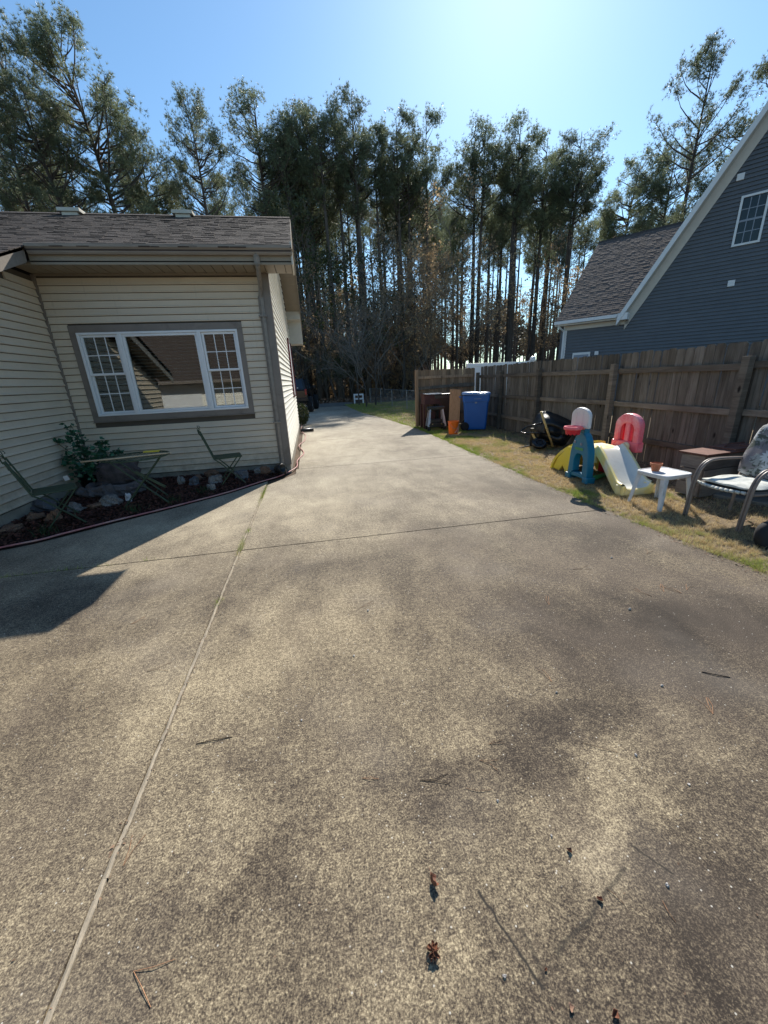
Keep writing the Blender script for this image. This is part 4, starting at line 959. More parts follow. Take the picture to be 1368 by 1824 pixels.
mb = MB(); z = 0
while z+LAPB < AP-.3:
    t_ = z+LAPB
    xa = .09 if t_ <= ZE else gx0+(t_-ZE)/slope+.02; xb = 15.9 if t_ <= ZE else 2*apex_x-xa
    segs = [(xa, xb)]
    if t_ > wz0 and z < wz1: segs = [(xa, wx0), (wx1, xb)]
    for a, b in segs:
        if b > a+.05: mb.prism([(.02, z+.008), (-.028, z+.008), (-.026, z+.025), (.012, t_+.004), (.02, t_+.004)], a, b, 'x')
    z += LAPB
mb.build('siding', M['blue_siding'], nb, kind='stuff')
MB().box((-.06,-.03,0),(.09,.0195,ZE)).build('corner_board', M['fascia_white'], nb)
MB().box((-.2,.02,0),(0,9,ZE)).build('wall', M['blue_siding'], nb)
# rake fascia (white) + wide soffit under
OH = .42
def rk(x0, z0, x1, z1, ya, yb, th, name, mat):
    MB().prism([(x0,z0),(x1,z1),(x1,z1+th),(x0,z0+th)], ya, yb, 'y').build(name, M[mat], nb)
rk(gx0-.25, rake_z(gx0-.25)-.12, apex_x, rake_z(apex_x)-.12, -OH-.03, -OH, .30, 'rake_board', 'fascia_white')
rk(gx0-.25, rake_z(gx0-.25)-.10, apex_x, rake_z(apex_x)-.10, -OH, .01, .05, 'rake_soffit', 'soffit_white')
rk(gx0-.02, rake_z(gx0-.02)-.66, apex_x, rake_z(apex_x)-.66, -.045, -.0285, .555, 'frieze_board', 'soffit_white')
MB().box((.0,-.045,ZE-.42),(gx0+.13,-.0285,ZE-.245)).build('frieze_board', M['soffit_white'], nb)
rk(gx0-.25, rake_z(gx0-.25)+.02, apex_x, rake_z(apex_x)+.02, -OH, .25, .12, 'roof', 'roofdeck')
MB().prism([(apex_x,rake_z(apex_x)),(2*apex_x-gx0,ZE),(2*apex_x-gx0,ZE+.15),(apex_x,rake_z(apex_x)+.15)], -OH, .25, 'y').build('roof', M['roofdeck'], nb)
MB().box((gx0-.25,-OH,ZE-.27),(gx0+.12,-.0,ZE-.02)).build('eave_return', M['fascia_white'], nb)
# main roof sloping away above the eave, left of gable
RD = 4.7; RS = .80     # run and slope
mb = MB(); mb.prism([(-.38,ZE-.06),(RD,ZE-.06+RS*(RD+.38)),(2*RD+.4,ZE-.06),(2*RD+.4,ZE-.14),(RD,ZE-.14+RS*(RD+.38)),(-.38,ZE-.14)], -.35, gx0-.1, 'x'); mb.build('roof', M['roofdeck'], nb)
MB().prism([(.26,ZE-.06+RS*.64),(RD,ZE-.06+RS*(RD+.38)),(2*RD+.4,ZE-.06),(2*RD+.4,ZE-.14),(RD,ZE-.14+RS*(RD+.38)),(.26,ZE-.14+RS*.64)], gx0-.1, 9, 'x').build('roof', M['roofdeck'], nb)
shingle_field(-.35, gx0-.1, -.40, .26, lambda y: ZE-.055+RS*(y+.38), RS, .145, M['shingle_far'], nb)
shingle_field(-.35, 5.6, .28, RD, lambda y: ZE-.055+RS*(y+.38), RS, .145, M['shingle_far'], nb)
mb = MB().box((-.35,-.50,ZE-.17),(gx0-.26,-.385,ZE-.045)); mb.build('gutter', M['fascia_white'], nb)
MB().box((-.35,-.384,ZE-.24),(gx0-.26,.0,ZE-.18)).build('eave_soffit', M['soffit_white'], nb)
MB().tube([(-.2,-.45,ZE-.12),(-.16,-.3,ZE-.3),(-.02,-.07,ZE-.45),(-.02,-.07,0)], .05, 6).build('downspout', M['fascia_white'], nb)
x = -.35
while x < 5.6: MB().prism([(RD-.16,ZE-.06+RS*(RD+.22)-.0),(RD,ZE-.02+RS*(RD+.38)),(RD+.16,ZE-.06+RS*(RD+.22))], x, x+.3, 'x').build('ridge_cap', M['shingle'], nb); x += .303
wn = MB().box((wx0-.065,-.05,wz1),(wx1+.065,.02,wz1+.065)).box((wx0-.065,-.05,wz0-.065),(wx1+.065,.02,wz0)).box((wx0-.065,-.05,wz0),(wx0,.02,wz1)).box((wx1,-.05,wz0),(wx1+.065,.02,wz1)).build('window', M['fascia_white'], nb)
mb = MB(); mb.box((wx0,-.02,(wz0+wz1)/2-.03),(wx1,.01,(wz0+wz1)/2+.03))
for c_ in (1,2): xx = wx0+(wx1-wx0)*c_/3; mb.box((xx-.012,-.012,wz0),(xx+.012,-.004,wz1))
for r_ in (1,3): zz_ = wz0+(wz1-wz0)*r_/4; mb.box((wx0,-.0125,zz_-.012),(wx1,-.0045,zz_+.012))
mb.build('muntin', M['print_grey'], wn)
for r_ in range(4):
    for c_ in range(3): MB().box((wx0+(wx1-wx0)*c_/3+.013,-.003,wz0+(wz1-wz0)*r_/4+.013),(wx0+(wx1-wx0)*(c_+1)/3-.013,.003,wz0+(wz1-wz0)*(r_+1)/4-.013)).build('pane', M['glass_dark'], wn)
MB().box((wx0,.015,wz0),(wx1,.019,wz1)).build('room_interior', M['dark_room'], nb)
for px_, pz_ in ((3.52*K, 1.55+(3.23-1.55)*K), (3.29*K, 1.55+(5.25-1.55)*K), (4.25*K, 1.55+(3.35-1.55)*K)):
    MB().box((px_-.10,-.05,pz_-.09),(px_+.10,.0,pz_+.11)).build('wall_vent', M['fascia_white'], nb, bevel=.01)
MB().box((.28*K,-.04,1.0),(.28*K+.75,.02,1.55+(2.02-1.55)*K)).build('window', M['fascia_white'], nb)
MB().box((.28*K+.06,-.045,1.0),(.28*K+.69,-.041,1.55+(1.96-1.55)*K)).build('pane', M['print_grey'], nb)
MB().box((.28*K+.95,-.10,2.15),(.28*K+1.10,.0,1.55+(2.02-1.55)*K)).build('meter_box', M['fascia_white'], nb)
# ------------------------------------------------------------------ things on the lawn
# blue trash bin
bn = thing('trash_bin', 'blue wheeled trash bin with lid paled by sun glare beside the leaning plywood board', 'trash bin', (4.76,11.05,0), R(68))
mb = MB(); hw0, hw1 = .24, .31
rows = []
for z, sx, sy in ((.04,.265,.30),(.10,.275,.31),(.82,.305,.355),(.825,.325,.375),(1.0,.335,.39),(1.0,.30,.35)):
    pts = []
    for cx, cy in ((1,1),(-1,1),(-1,-1),(1,-1)):
        for k in range(4):
            a = math.atan2(cy, cx)-math.pi/4+k*math.pi/6; rr_ = .05
            pts.append((cx*(sx-rr_)+rr_*math.cos(a), cy*(sy-rr_)+rr_*math.sin(a), z))
    rows.append(pts+[pts[0]])
mb.grid(rows); mb.poly(rows[0][:-1][::-1]); mb.build('body', M['bin_blue'], bn, smooth=False)
lid = MB(); rows = []
for z, s_ in ((1.0,1.02),(1.035,1.03),(1.06,.98),(1.075,.80),(1.08,.0)):
    rows.append([((x)*s_*1.0, y*s_, z+.02*(y > 0)*s_) for (x, y, _) in [(p[0]*1.03, p[1]*1.03, 0) for p in [(c[0]*.335, c[1]*.39, 0) for c in [(math.copysign(min(1,abs(1.28*math.cos(a))),math.cos(a)), math.copysign(min(1,abs(1.28*math.sin(a))),math.sin(a))) for a in [2*math.pi*k/32 for k in range(33)]]]]])
lid.grid(rows); lid.build('lid', M['bin_lid_glare'], bn, smooth=True)
MB().tube([(-.24,.42,.94),(-.24,.47,.97),(.24,.47,.97),(.24,.42,.94)], .015, 6).build('handle', M['bin_blue'], bn)
for s_ in (-1, 1):
    wh = MB().lathe([(0,-.025),(.10,-.03),(.125,-.02),(.125,.02),(.10,.03),(0,.025)], 18, Matrix.Translation((s_*.27,.30,.13)) @ Matrix.Rotation(R(90),4,'Y')).build('wheel', M['rubber'], bn, smooth=False)
mb = MB()
for k in range(9): mb.box((-.332,-.14+k*.022,.895),(-.326,-.14+k*.022+.013,.915))
mb.box((-.323,-.03,.78),(-.305,.03,.82)); o = mb.build('molded_mark', M['print_grey'], bn)
# black second bin
b2 = thing('black_bin', 'black trash bin standing in shade behind the leaning plywood board', 'trash bin', (4.15,12.25,0), R(-8))
mb = MB(); rows = []
for z, sx, sy in ((.04,.22,.24),(.9,.29,.33),(.905,.31,.36),(1.0,.31,.36)): rows.append([(-sx,-sy,z),(sx,-sy,z),(sx,sy,z),(-sx,sy,z),(-sx,-sy,z)])
mb.grid(rows); mb.build('body', M['black_plastic'], b2)
MB().box((-.33,-.38,1.0),(.33,.36,1.05)).build('lid', M['black_plastic'], b2, bevel=.02)
# plywood board
o = MB().box((-.155,-.008,0),(.155,.008,1.20)).build('plywood_board', M['plywood']); o.location = (4.02,10.86,.005); o.rotation_euler = (R(-11), R(4.5), R(-6)); tag(o, 'tall narrow orange-brown plywood board leaning against the bins', 'board')
# orange bucket with white slanted lettering
bk = thing('bucket', 'orange plastic bucket with torn rim and white slanted lettering', 'bucket', (3.86,10.45,0), R(0))
MB().lathe([(0,.004),(.125,.0),(.128,.01),(.147,.30),(.156,.30),(.156,.315),(.148,.318),(.149,.335),(.158,.335),(.158,.36),(.150,.365),(.143,.36),(.120,.02),(0,.02)], 28).build('body', M['orange'], bk, smooth=False)
MB().tube([(.158*math.cos(a), .158*math.sin(a), .335-.17*math.sin((a-R(180))*1.0)**2) for a in [R(180)+R(k*12) for k in range(16)]], .004, 5).build('bail_handle', M['galv'], bk)
MB().prism([(-.13,.33),(-.02,.34),(-.055,.18)], 0, .004, 'y').build('torn_flap', M['orange'], bk).location = (0,-.150,0)
def text_mesh(txt, size, mat, parent, name='lettering', curve_r=None, slant=0, loc=(0,0,0), ang0=0, z_base=0, stroke=.0005):
    cu_ = bpy.data.curves.new('t', 'FONT'); cu_.body = txt; cu_.size = size; cu_.align_x = 'CENTER'; cu_.align_y = 'CENTER'; cu_.extrude = stroke; cu_.resolution_u = 2
    to = bpy.data.objects.new('t', cu_); COL.objects.link(to); dg = bpy.context.evaluated_depsgraph_get(); me = bpy.data.meshes.new_from_object(to.evaluated_get(dg)); bpy.data.objects.remove(to)
    cs, sn = math.cos(slant), math.sin(slant)
    for v in me.vertices:
        x, y = v.co.x*cs-v.co.y*sn, v.co.x*sn+v.co.y*cs
        if curve_r: a = ang0+x/curve_r; r_ = curve_r+.0015+v.co.z; v.co = (r_*math.cos(a), r_*math.sin(a), z_base+y)
        else: v.co = (x, -v.co.z, y)
    me.materials.clear(); me.materials.append(mat); o_ = bpy.data.objects.new(name, me); COL.objects.link(o_); o_.parent = parent; o_.location = loc; return o_
text_mesh('THE HOME\nDEPOT', .052, M['print_white'], bk, curve_r=.142, slant=R(52), ang0=R(-52), z_base=.13)
# sawhorse / step stool
sh = thing('sawhorse', 'grey folding plastic and metal sawhorse in front of the dark red cooler', 'sawhorse', (3.72,11.62,0), R(-6))
for s_ in (-1, 1):
    for q in (-1, 1):
        mb = MB(); mb.prism([(s_*.17,.62),(s_*.21,.62),(s_*.29,.12),(s_*.21,.12)] if s_ > 0 else [(-.21,.62),(-.17,.62),(-.21,.12),(-.29,.12)], q*.10-.015, q*.10+.015, 'y')
        mb.v = [(v[0], v[1]*(1+(.62-v[2])*1.3), v[2]) for v in mb.v]; mb.build('leg', M['aluminium'], sh)
        MB().box((s_*.245-.05, q*.165-.02, 0),(s_*.245+.05, q*.165+.02, .15)).build('foot', M['black_plastic'], sh, bevel=.01)
MB().box((-.27,-.09,.60),(.27,.09,.70)).build('top', M['black_plastic'], sh, bevel=.02)
MB().prism([(-.21,.22),(.21,.22),(.25,.14),(.18,.10),(-.18,.10),(-.25,.14)], -.19, -.15, 'y').build('step_brace', M['black_plastic'], sh, bevel=.006)
MB().box((-.16,-.15,.22),(.16,.12,.33)).build('tray', M['black_plastic'], sh, bevel=.01)
for x in (-.14,.14): MB().box((x-.018,-.198,.185),(x+.018,-.191,.20)).build('latch', M['handle_wood'], sh)
# dark red cooler cart behind
ck = thing('cooler_cart', 'weathered dark red wooden cooler box with peeling white lid edge by the fence', 'cooler', (3.72,12.15,0), R(0))
MB().box((-.26,-.20,.74),(.26,.20,1.03)).build('box', M['brown_paint'], ck, bevel=.008)
mb = MB(); mb.box((-.29,-.23,1.032),(.29,.22,1.06)).build('lid', M['brown_paint'], ck, bevel=.005)
mb = MB(); x = -.22
while x < .27: w_ = random.uniform(.03,.07); mb.box((x,-.236,1.045+random.uniform(-.006,.004)),(x+w_,.10,1.064+random.uniform(0,.008))); x += w_+.002
mb.build('peeling_paint', M['white_plastic'], ck)
for sx in (-1,1):
    for sy in (-1,1): MB().box((sx*.26-.03, sy*.17-.03, 0),(sx*.26+.03, sy*.17+.03, .738)).build('leg', M['brown_paint'], ck)
MB().box((-.22,-.15,.24),(.22,.15,.30)).build('shelf', M['brown_paint'], ck); MB().box((-.12,-.17,.30),(.10,.05,.52)).build('crate', M['brown_paint'], ck)
MB().tube([(.26,0,.88),(.45,-.02,.88),(.48,-.02,.88)], .02, 6).build('handle', M['black_plastic'], ck)
# wheelbarrow (poly yard cart tipped up against the fence)
wb = thing('wheelbarrow', 'black poly wheelbarrow tipped on its wheel against the wooden fence', 'wheelbarrow', (4.70,7.62,-.0), R(-22))
def ring(cx, cz, hx, hz, tilt, depth, y):  # rounded rectangle ring in a tilted plane
    pts = []
    for k in range(20):
        a = 2*math.pi*k/20; c_, s_ = math.cos(a), math.sin(a); x = hx*math.copysign(abs(c_)**.55, c_); z = hz*math.copysign(abs(s_)**.55, s_)
        pts.append((cx+x*math.cos(tilt)-z*math.sin(tilt), y, cz+x*math.sin(tilt)+z*math.cos(tilt)))
    return pts+[pts[0]]
t0 = R(-24)
rows = [ring(.36,.35,.42,.30,t0,0,.34), ring(.36,.35,.44,.315,t0,0,.335), ring(.36,.35,.405,.285,t0,0,.31), ring(.34,.35,.36,.245,t0,0,.05), ring(.31,.35,.27,.17,t0,0,-.12), ring(.31,.35,.15,.08,t0,0,-.135)]
mb = MB().grid(rows); mb.poly(rows[-1][:-1]); mb.build('tray', M['black_plastic'], wb, smooth=True, solid=.006)
mb = MB()
for k in range(7): mb.box((.02+k*.025,-.002,random.uniform(-.01,.004)),(.036+k*.025,.002,.035+random.uniform(0,.02)))
o = mb.build('tray_mark', M['print_grey'], wb); o.location = (.13,.02,.50); o.rotation_euler = (R(-50),R(25),0)
MB().tube([(.15,-.10,.55),(-.20,-.02,.46),(-.32,.0,.38),(-.33,-.06,.34),(-.30,-.13,.335),(-.05,-.16,.34),(.25,-.14,.30)], .016, 8).build('handle_frame', M['black_gloss'], wb, smooth=True)
MB().box((-.14,-.06,.04),(-.08,.0,.42)).box((-.01,-.06,.04),(.03,.0,.36)).build('leg', M['black_plastic'], wb)
MB().tube([(-.34,.0,.0),(-.10,-.05,.06),(.10,-.05,.10),(.40,.0,.06)], .018, 6).build('axle_frame', M['black_plastic'], wb)
whl = MB().lathe([(.06,-.03),(.10,-.045),(.145,-.04),(.165,0),(.145,.04),(.10,.045),(.06,.03)], 22, Matrix.Translation((.03,-.22,.13)) @ Matrix.Rotation(R(32),4,'X')).build('wheel', M['black_gloss'], wb, smooth=True)
MB().lathe([(0,-.02),(.065,-.02),(.065,.02),(0,.02)], 14, Matrix.Translation((.03,-.22,.13)) @ Matrix.Rotation(R(32),4,'X')).build('rim', M['black_plastic'], whl)
mb = MB().box((-.02,-.015,0),(.02,.015,.26), Matrix.Translation((.0,-.12,.12)) @ Matrix.Rotation(R(-30),4,'Y')); mb.build('yellow_brace', M['handle_wood'], wb)
o = MB().tube([(4.97,7.42,.03),(4.785,7.40,.405),(4.60,7.38,.78)], [.024,.022,.021], 9).build('wooden_pole', M['handle_wood'], smooth=True); tag(o, 'light wooden pole leaning across the black wheelbarrow', 'pole')

# plastic play set: tower with hoop, slide, climber, red arch
ps = thing('play_slide_set', 'faded toddler slide with blue hoop tower, yellow climber and red arch panel', 'slide', (0,0,0))
# blue tower at x~3.8, from y 4.74 to 5.17, faces -x
TX = 3.80
def arch_outline(y0, y1, z0, zs, zt, n=12, shoulder=.16):
    cy = (y0+y1)/2; hw = (y1-y0)/2; pts = [(y0, z0)]
    for k in range(n+1):
        a = math.pi*(k/n); pts.append((cy-hw*math.cos(a), zs+(zt-zs)*math.sin(a)))
    pts.append((y1, z0)); return pts
def arch_band(o_, i_, x0, x1, name, mat, parent, bevel=.0):
    n = len(o_); mb = MB()
    for X in (x0, x1): mb.v += [(X, *p) for p in o_]+[(X, *p) for p in i_]
    for k in range(n-1):
        mb.f += [(k, k+1, n+k+1, n+k), (2*n+k+1, 2*n+k, 3*n+k, 3*n+k+1), (k+1, k, 2*n+k, 2*n+k+1), (n+k, n+k+1, 3*n+k+1, 3*n+k)]
    for k in (0, n-1): mb.f.append((k, n+k, 3*n+k, 2*n+k))
    return mb.build(name, M[mat], parent, bevel=bevel)
ya, yb = 4.73, 5.17
def tower_pts(y0, y1, s):
    c_ = (y0+y1)/2; hw = (y1-y0)/2
    return [(y0,0),(y0+.012,.20),(y0+.028,.42),(y0+.05,.52),(y0+.085,.60),(y0+.125,.66),(c_-.05,.70),(c_,.705),(c_+.05,.70),(y1-.125,.66),(y1-.085,.60),(y1-.05,.52),(y1-.028,.42),(y1-.012,.20),(y1,0)]
to = tower_pts(ya, yb, 0); ti = [(4.85,.13),(4.85,.2),(4.85,.27),(4.855,.32),(4.87,.36),(4.89,.385),(4.92,.398),(4.95,.40),(4.98,.398),(5.01,.385),(5.03,.36),(5.045,.32),(5.05,.27),(5.05,.2),(5.05,.13)]
arch_band(to, ti, TX-.055, TX+.055, 'tower', 'blue_plastic', ps, .012)
tw = ps.children[-1]
MB().box((TX-.05, ya+.02, .06),(TX+.05, yb-.02, .12)).build('tower_sill', M['blue_plastic'], tw, bevel=.01)
for y in (ya, yb): MB().box((TX-.07, y-.03 if y == ya else y-.08, 0),(TX+.07, y+.08 if y == ya else y+.03, .09)).build('tower_foot', M['blue_plastic'], tw, bevel=.015)
MB().box((TX-.045,4.90,.66),(TX+.045,5.01,.83)).build('tower_neck', M['blue_plastic'], tw, bevel=.012)
for y, z in ((5.06,.56),(4.92,.545)): MB().lathe([(0,.012),(.018,.010),(.022,0)], 12, Matrix.Translation((TX-.056,y,z)) @ Matrix.Rotation(R(-90),4,'Y')).build('bolt_cap', M['print_grey'], tw)
MB().box((TX-.062,4.87,.455),(TX-.056,5.04,.49)).build('green_label', M['green_plastic'], tw)
bo = arch_outline(4.77, 5.15, .775, .94, 1.055, 12)
mb = MB(); mb.prism(bo, TX-.10, TX-.045, 'x'); bbd = mb.build('backboard', M['backboard'], ps, bevel=.018)
mb = MB()
for y in (4.90, 5.03): mb.box((TX-.104,y-.004,.80),(TX-.1005,y+.004,.99))
mb.build('backboard_groove', M['backboard'], bbd)
hc = (TX-.20, 4.94)
mb = MB(); n = 22
prof = [(.120,.02),(.128,.0),(.120,-.025),(.100,-.025),(.096,.0),(.10,.02),(.120,.02)]
mb.lathe(prof, n, Matrix.Translation((hc[0],hc[1],.785))); hoop = mb.build('hoop', M['red_plastic'], ps, smooth=True)
mb = MB()
rows = [[(hc[0]+.102*math.cos(2*math.pi*k/44), hc[1]+.102*math.sin(2*math.pi*k/44), .765) for k in range(45)], [(hc[0]+.088*math.cos(2*math.pi*k/44), hc[1]+.088*math.sin(2*math.pi*k/44), .69+(.014 if k % 4 < 2 else 0)) for k in range(45)]]
mb.grid(rows); mb.build('hoop_net', M['dark_red'], hoop, solid=.006)
MB().box((hc[0]+.10,4.90,.755),(TX-.04,5.02,.80)).build('hoop_bracket', M['red_plastic'], hoop, bevel=.008)
# slide body: chute along -Y, cross section U
sx0, sx1 = 4.03, 4.36    # at the top
path = []
for k in range(17):
    t_ = k/16
    if t_ < .12: y = 4.98-.9*t_; z = .455
    else: q = (t_-.12)/.88; y = 4.872-.76*q; s3 = min(1,q/.93); z = .455-.37*(.35*(s3*s3*(3-2*s3))+.65*min(1,q/.86))
    path.append((y, max(.085, z), t_))
rows_in = []; outer_l = []; outer_r = []
mb = MB(); rows = []
for y, z, t_ in path:
    sh_ = -.22*t_; wd = (.165+.02*t_); cx = 4.22+sh_
    rim = .075 if t_ > .10 else .012+.6*t_
    rows.append([(cx-wd-.045, y, z-.10), (cx-wd-.055, y, z+rim-.02), (cx-wd-.035, y, z+rim), (cx-wd-.01, y, z+rim-.012), (cx-wd+.03, y, z+.008), (cx-wd*.5, y, z-.004), (cx, y, z-.006), (cx+wd*.5, y, z-.004), (cx+wd-.03, y, z+.008), (cx+wd+.01, y, z+rim-.012), (cx+wd+.035, y, z+rim), (cx+wd+.055, y, z+rim-.02), (cx+wd+.045, y, z-.10)])
chute = MB(); chute.grid([r_[3:10] for r_ in rows]); chute.build('chute', M['slide_plastic'], ps, smooth=True)
side = MB()
side.grid([r_[0:4] for r_ in rows]); side.grid([r_[9:13] for r_ in rows]); s_ = rows[-1]
sl_ = side.build('slide_side', M['cream_plastic'], ps, smooth=True)
e = rows[-1]; mb = MB()
yf = e[0][1]; mb.grid([[(x, yf, max(z, 0)) for x, _, z in e[3:10]], [(x, yf-.03, max(0,z-.01)) for x, _, z in e[3:10]], [(x, yf-.035, 0.0) for x, _, z in e[3:10]]])
mb.box((e[0][0],yf-.035,0),(e[3][0]+.01,yf+.10,.13)).box((e[9][0]-.01,yf-.035,0),(e[12][0],yf+.10,.13)); mb.build('slide_foot', M['cream_plastic'], ps, bevel=.014)
MB().box((3.99,4.92,.395),(4.44,5.36,.455)).build('platform', M['cream_plastic'], ps, bevel=.016)
for x in (4.00,4.40): MB().box((x-.02,4.90,.25),(x+.03,5.0,.40)).build('platform_rib', M['cream_plastic'], ps, bevel=.01)
mb = MB()
for x, y in ((4.12,5.05),(4.19,5.08),(4.26,5.04),(4.17,5.14)): mb.box((x,y,.4555),(x+.035,y+.03,.457))
mb.build('platform_sticker', M['green_plastic'], ps)
# bulge cheek at top right of chute
MB().lathe([(0,.035),(.045,.03),(.06,.012),(.06,-.012),(.045,-.03),(0,-.035)], 18, Matrix.Translation((4.42,4.86,.475)) @ Matrix.Rotation(R(90),4,'Y')).build('slide_cheek', M['cream_plastic'], ps, smooth=True)
# yellow climber at back, curved
rows = []
for k in range(9):
    t_ = k/8; y = 5.36+.42*math.sin(t_*math.pi/2)**1.2; z = .455-.455*t_**1.3
    rows.append([(3.93-.06*t_, y, z), (4.05, y+.02, z+.02), (4.22, y+.02, z+.02), (4.40, y+.02, z+.02), (4.50+.02*t_, y, z)])
mb = MB(); mb.grid(rows); mb.build('climber', M['yellow_plastic'], ps, solid=.035)
for k in (2,4,6): y = rows[k][0][1]; z = rows[k][0][2]; MB().box((4.0,y+.0,z-.02),(4.44,y+.06,z+.03)).build('climbing_step', M['yellow_plastic'], ps, bevel=.012)
for x in (3.90, 4.46): MB().prism([(5.30,.44),(5.42,.42),(5.66,.22),(5.78,.0),(5.60,.0),(5.52,.10),(5.44,.0),(5.34,.0)], x, x+.06, 'x').build('climber_side', M['yellow_plastic'], ps, bevel=.012)
# red arch panel on the fence side of the platform
AX = 4.50
ro = arch_outline(4.70, 5.16, .45, .76, .93, 14); ri = arch_outline(4.80, 5.06, .53, .70, .80, 14)
red = arch_band(ro, ri, AX-.045, AX+.045, 'arch_panel', 'red_plastic', ps, .018)
MB().box((AX-.035,4.885,.53),(AX+.035,4.975,.815)).build('arch_bar', M['red_plastic'], red, bevel=.012)
MB().box((AX-.055,4.685,.40),(AX+.055,5.18,.54)).build('arch_base', M['red_plastic'], red, bevel=.015)
for y in (4.82, 5.035): MB().box((AX-.02,y-.02,.53),(AX+.02,y+.02,.78)).build('arch_bar', M['dark_red'], red)
MB().box((4.42,4.98,0),(4.55,5.36,.40)).build('leg_panel', M['dark_red'], ps, bevel=.02)
MB().tube([(3.83,4.80,.045),(4.42,5.02,.045)], .035, 10).build('base_tube', M['green_plastic'], ps, smooth=True)
ps.rotation_euler = (0,0,0)

# white side table
tb2 = thing('side_table', 'small white plastic side table with splayed legs holding a clay pot', 'table', (3.93,3.70,0), R(4))
mb = MB(); n = 24; H = .40
def sq(hw, k, p=.32):
    a = 2*math.pi*k/32; c_, s_ = math.cos(a), math.sin(a); return (hw*math.copysign(abs(c_)**p, c_), hw*math.copysign(abs(s_)**p, s_))
rows = [[(*sq(h_, k), z) for k in range(33)] for h_, z in ((.196,H-.045),(.20,H-.04),(.205,H-.008),(.20,H),(.190,H-.0005),(.185,H-.006),(.0,H-.006))]
mb.grid(rows); top = mb.build('table_top', M['white_plastic'], tb2)
for sx in (-1,1):
    for sy in (-1,1):
        mb = MB(); rows = []
        for z, o_, w_ in ((H-.03,.165,.045),(H-.14,.178,.036),(.0,.205,.022)):
            rows.append([(sx*(o_-w_), sy*(o_+.008), z), (sx*o_, sy*(o_+.012), z), (sx*(o_+.012), sy*(o_+.012), z), (sx*(o_+.012), sy*o_, z), (sx*(o_+.008), sy*(o_-w_), z)])
        mb.grid(rows); mb.build('leg', M['white_plastic'], tb2, solid=.006)
for q in ((-.08,-.04),(.08,-.04)): pass
o = MB().lathe([(.0,0),(.038,0),(.052,.062),(.060,.063),(.063,.092),(.056,.094),(.050,.066),(.036,.01),(0,.012)], 22).build('clay_pot', M['terracotta'], smooth=False); o.location = (3.88,3.77,.395); tag(o, 'small empty terracotta pot standing on the white plastic table', 'flower pot')

# patio arm chair (faces the driveway, -x)
pc = thing('patio_chair', 'brown metal patio armchair with floral back cushion beside the white table', 'chair', (3.92,3.04,0), R(2))
for s_ in (-1, 1):
    y = s_*.27; arm = smooth_path([(-.02,y,0),(-.01,y,.18),(.01,y,.40),(.05,y,.52),(.13,y,.585),(.26,y,.60),(.50,y,.59),(.60,y,.58)], 5)
    for k in (-1, 1): MB().tube([(p.x, p.y+k*.013, p.z) for p in arm], .0135, 7).build('arm_frame', M['chair_metal'], pc, smooth=True)
    MB().tube([(.58,y*.92,.36),(.56,y*.92,.0)], .016, 6).build('rear_leg', M['chair_metal'], pc)
    MB().tube([(.04,y*.95,.36),(.56,y*.95,.34),(.66,y*.95,.62),(.82,y*.90,.98)], .014, 7).build('side_frame', M['chair_metal'], pc, smooth=True)
MB().tube([(.82,-.25,.98),(.84,0,1.0),(.82,.25,.98)], .014, 7).build('top_rail', M['chair_metal'], pc)
def cushion(name, mat, W, D, T, parent, nx=16, ny=14, seed=0, round_=.35):
    rr = random.Random(seed); mb = MB(); top = []; bot = []
    for i in range(ny+1):
        rt, rb = [], []
        for j in range(nx+1):
            u = -1+2*j/nx; v = -1+2*i/ny
            ex = (1-abs(u)**6)*(1-abs(v)**6); th = T*(.25+.75*max(0,ex)**.5)
            cx = 1-.10*abs(v)**4; cy = 1-.10*abs(u)**4
            wob = .006*math.sin(5*u+seed)+.005*math.sin(7*v+2*u)
            rt.append((u*W/2*cx, v*D/2*cy, th/2+wob)); rb.append((u*W/2*cx, v*D/2*cy, -th/2+wob*.3))
        top.append(rt); bot.append(rb)
    mb.grid(top); mb.grid([r_[::-1] for r_ in bot])
    for i in range(ny):
        for r_ in (0, nx): mb.poly([top[i][r_], top[i+1][r_], bot[i+1][r_], bot[i][r_]])
    for j in range(nx):
        for r_ in (0, ny): mb.poly([top[r_][j], top[r_][j+1], bot[r_][j+1], bot[r_][j]])
    return mb.build(name, M[mat], parent, smooth=True)
o = cushion('seat_cushion', 'seat_fabric', .58, .50, .05, pc, seed=1); o.location = (.30,0,.405); o.rotation_euler = (0,R(2),0)
o = cushion('back_cushion', 'floral', .56, .54, .10, pc, seed=3)
for v in o.data.vertices: x, y, z = v.co; v.co = (-z+.05*(1-abs(y/.27)**2)*0, y, x)
o.location = (.63,0,.68); o.rotation_euler = (0,R(24),0)
MB().grid([[( .0+.06*(abs(y)/.25)**2-.02, y, .38-.035*0) for y in (-.25,-.18,-.1,0,.1,.18,.25)], [(.50,y,.36) for y in (-.25,-.18,-.1,0,.1,.18,.25)]]).build('sling_seat', M['grey_cushion'], pc, solid=.012)
mb = MB()
for k in range(13):
    a = -1+2*k/12; mb.tube([(-.03+.07*a*a, a*.245-.018, .375), (-.03+.07*a*a, a*.245+.018, .375)], .016, 6)
mb.build('sling_edge', M['seat_fabric'], pc, smooth=True)
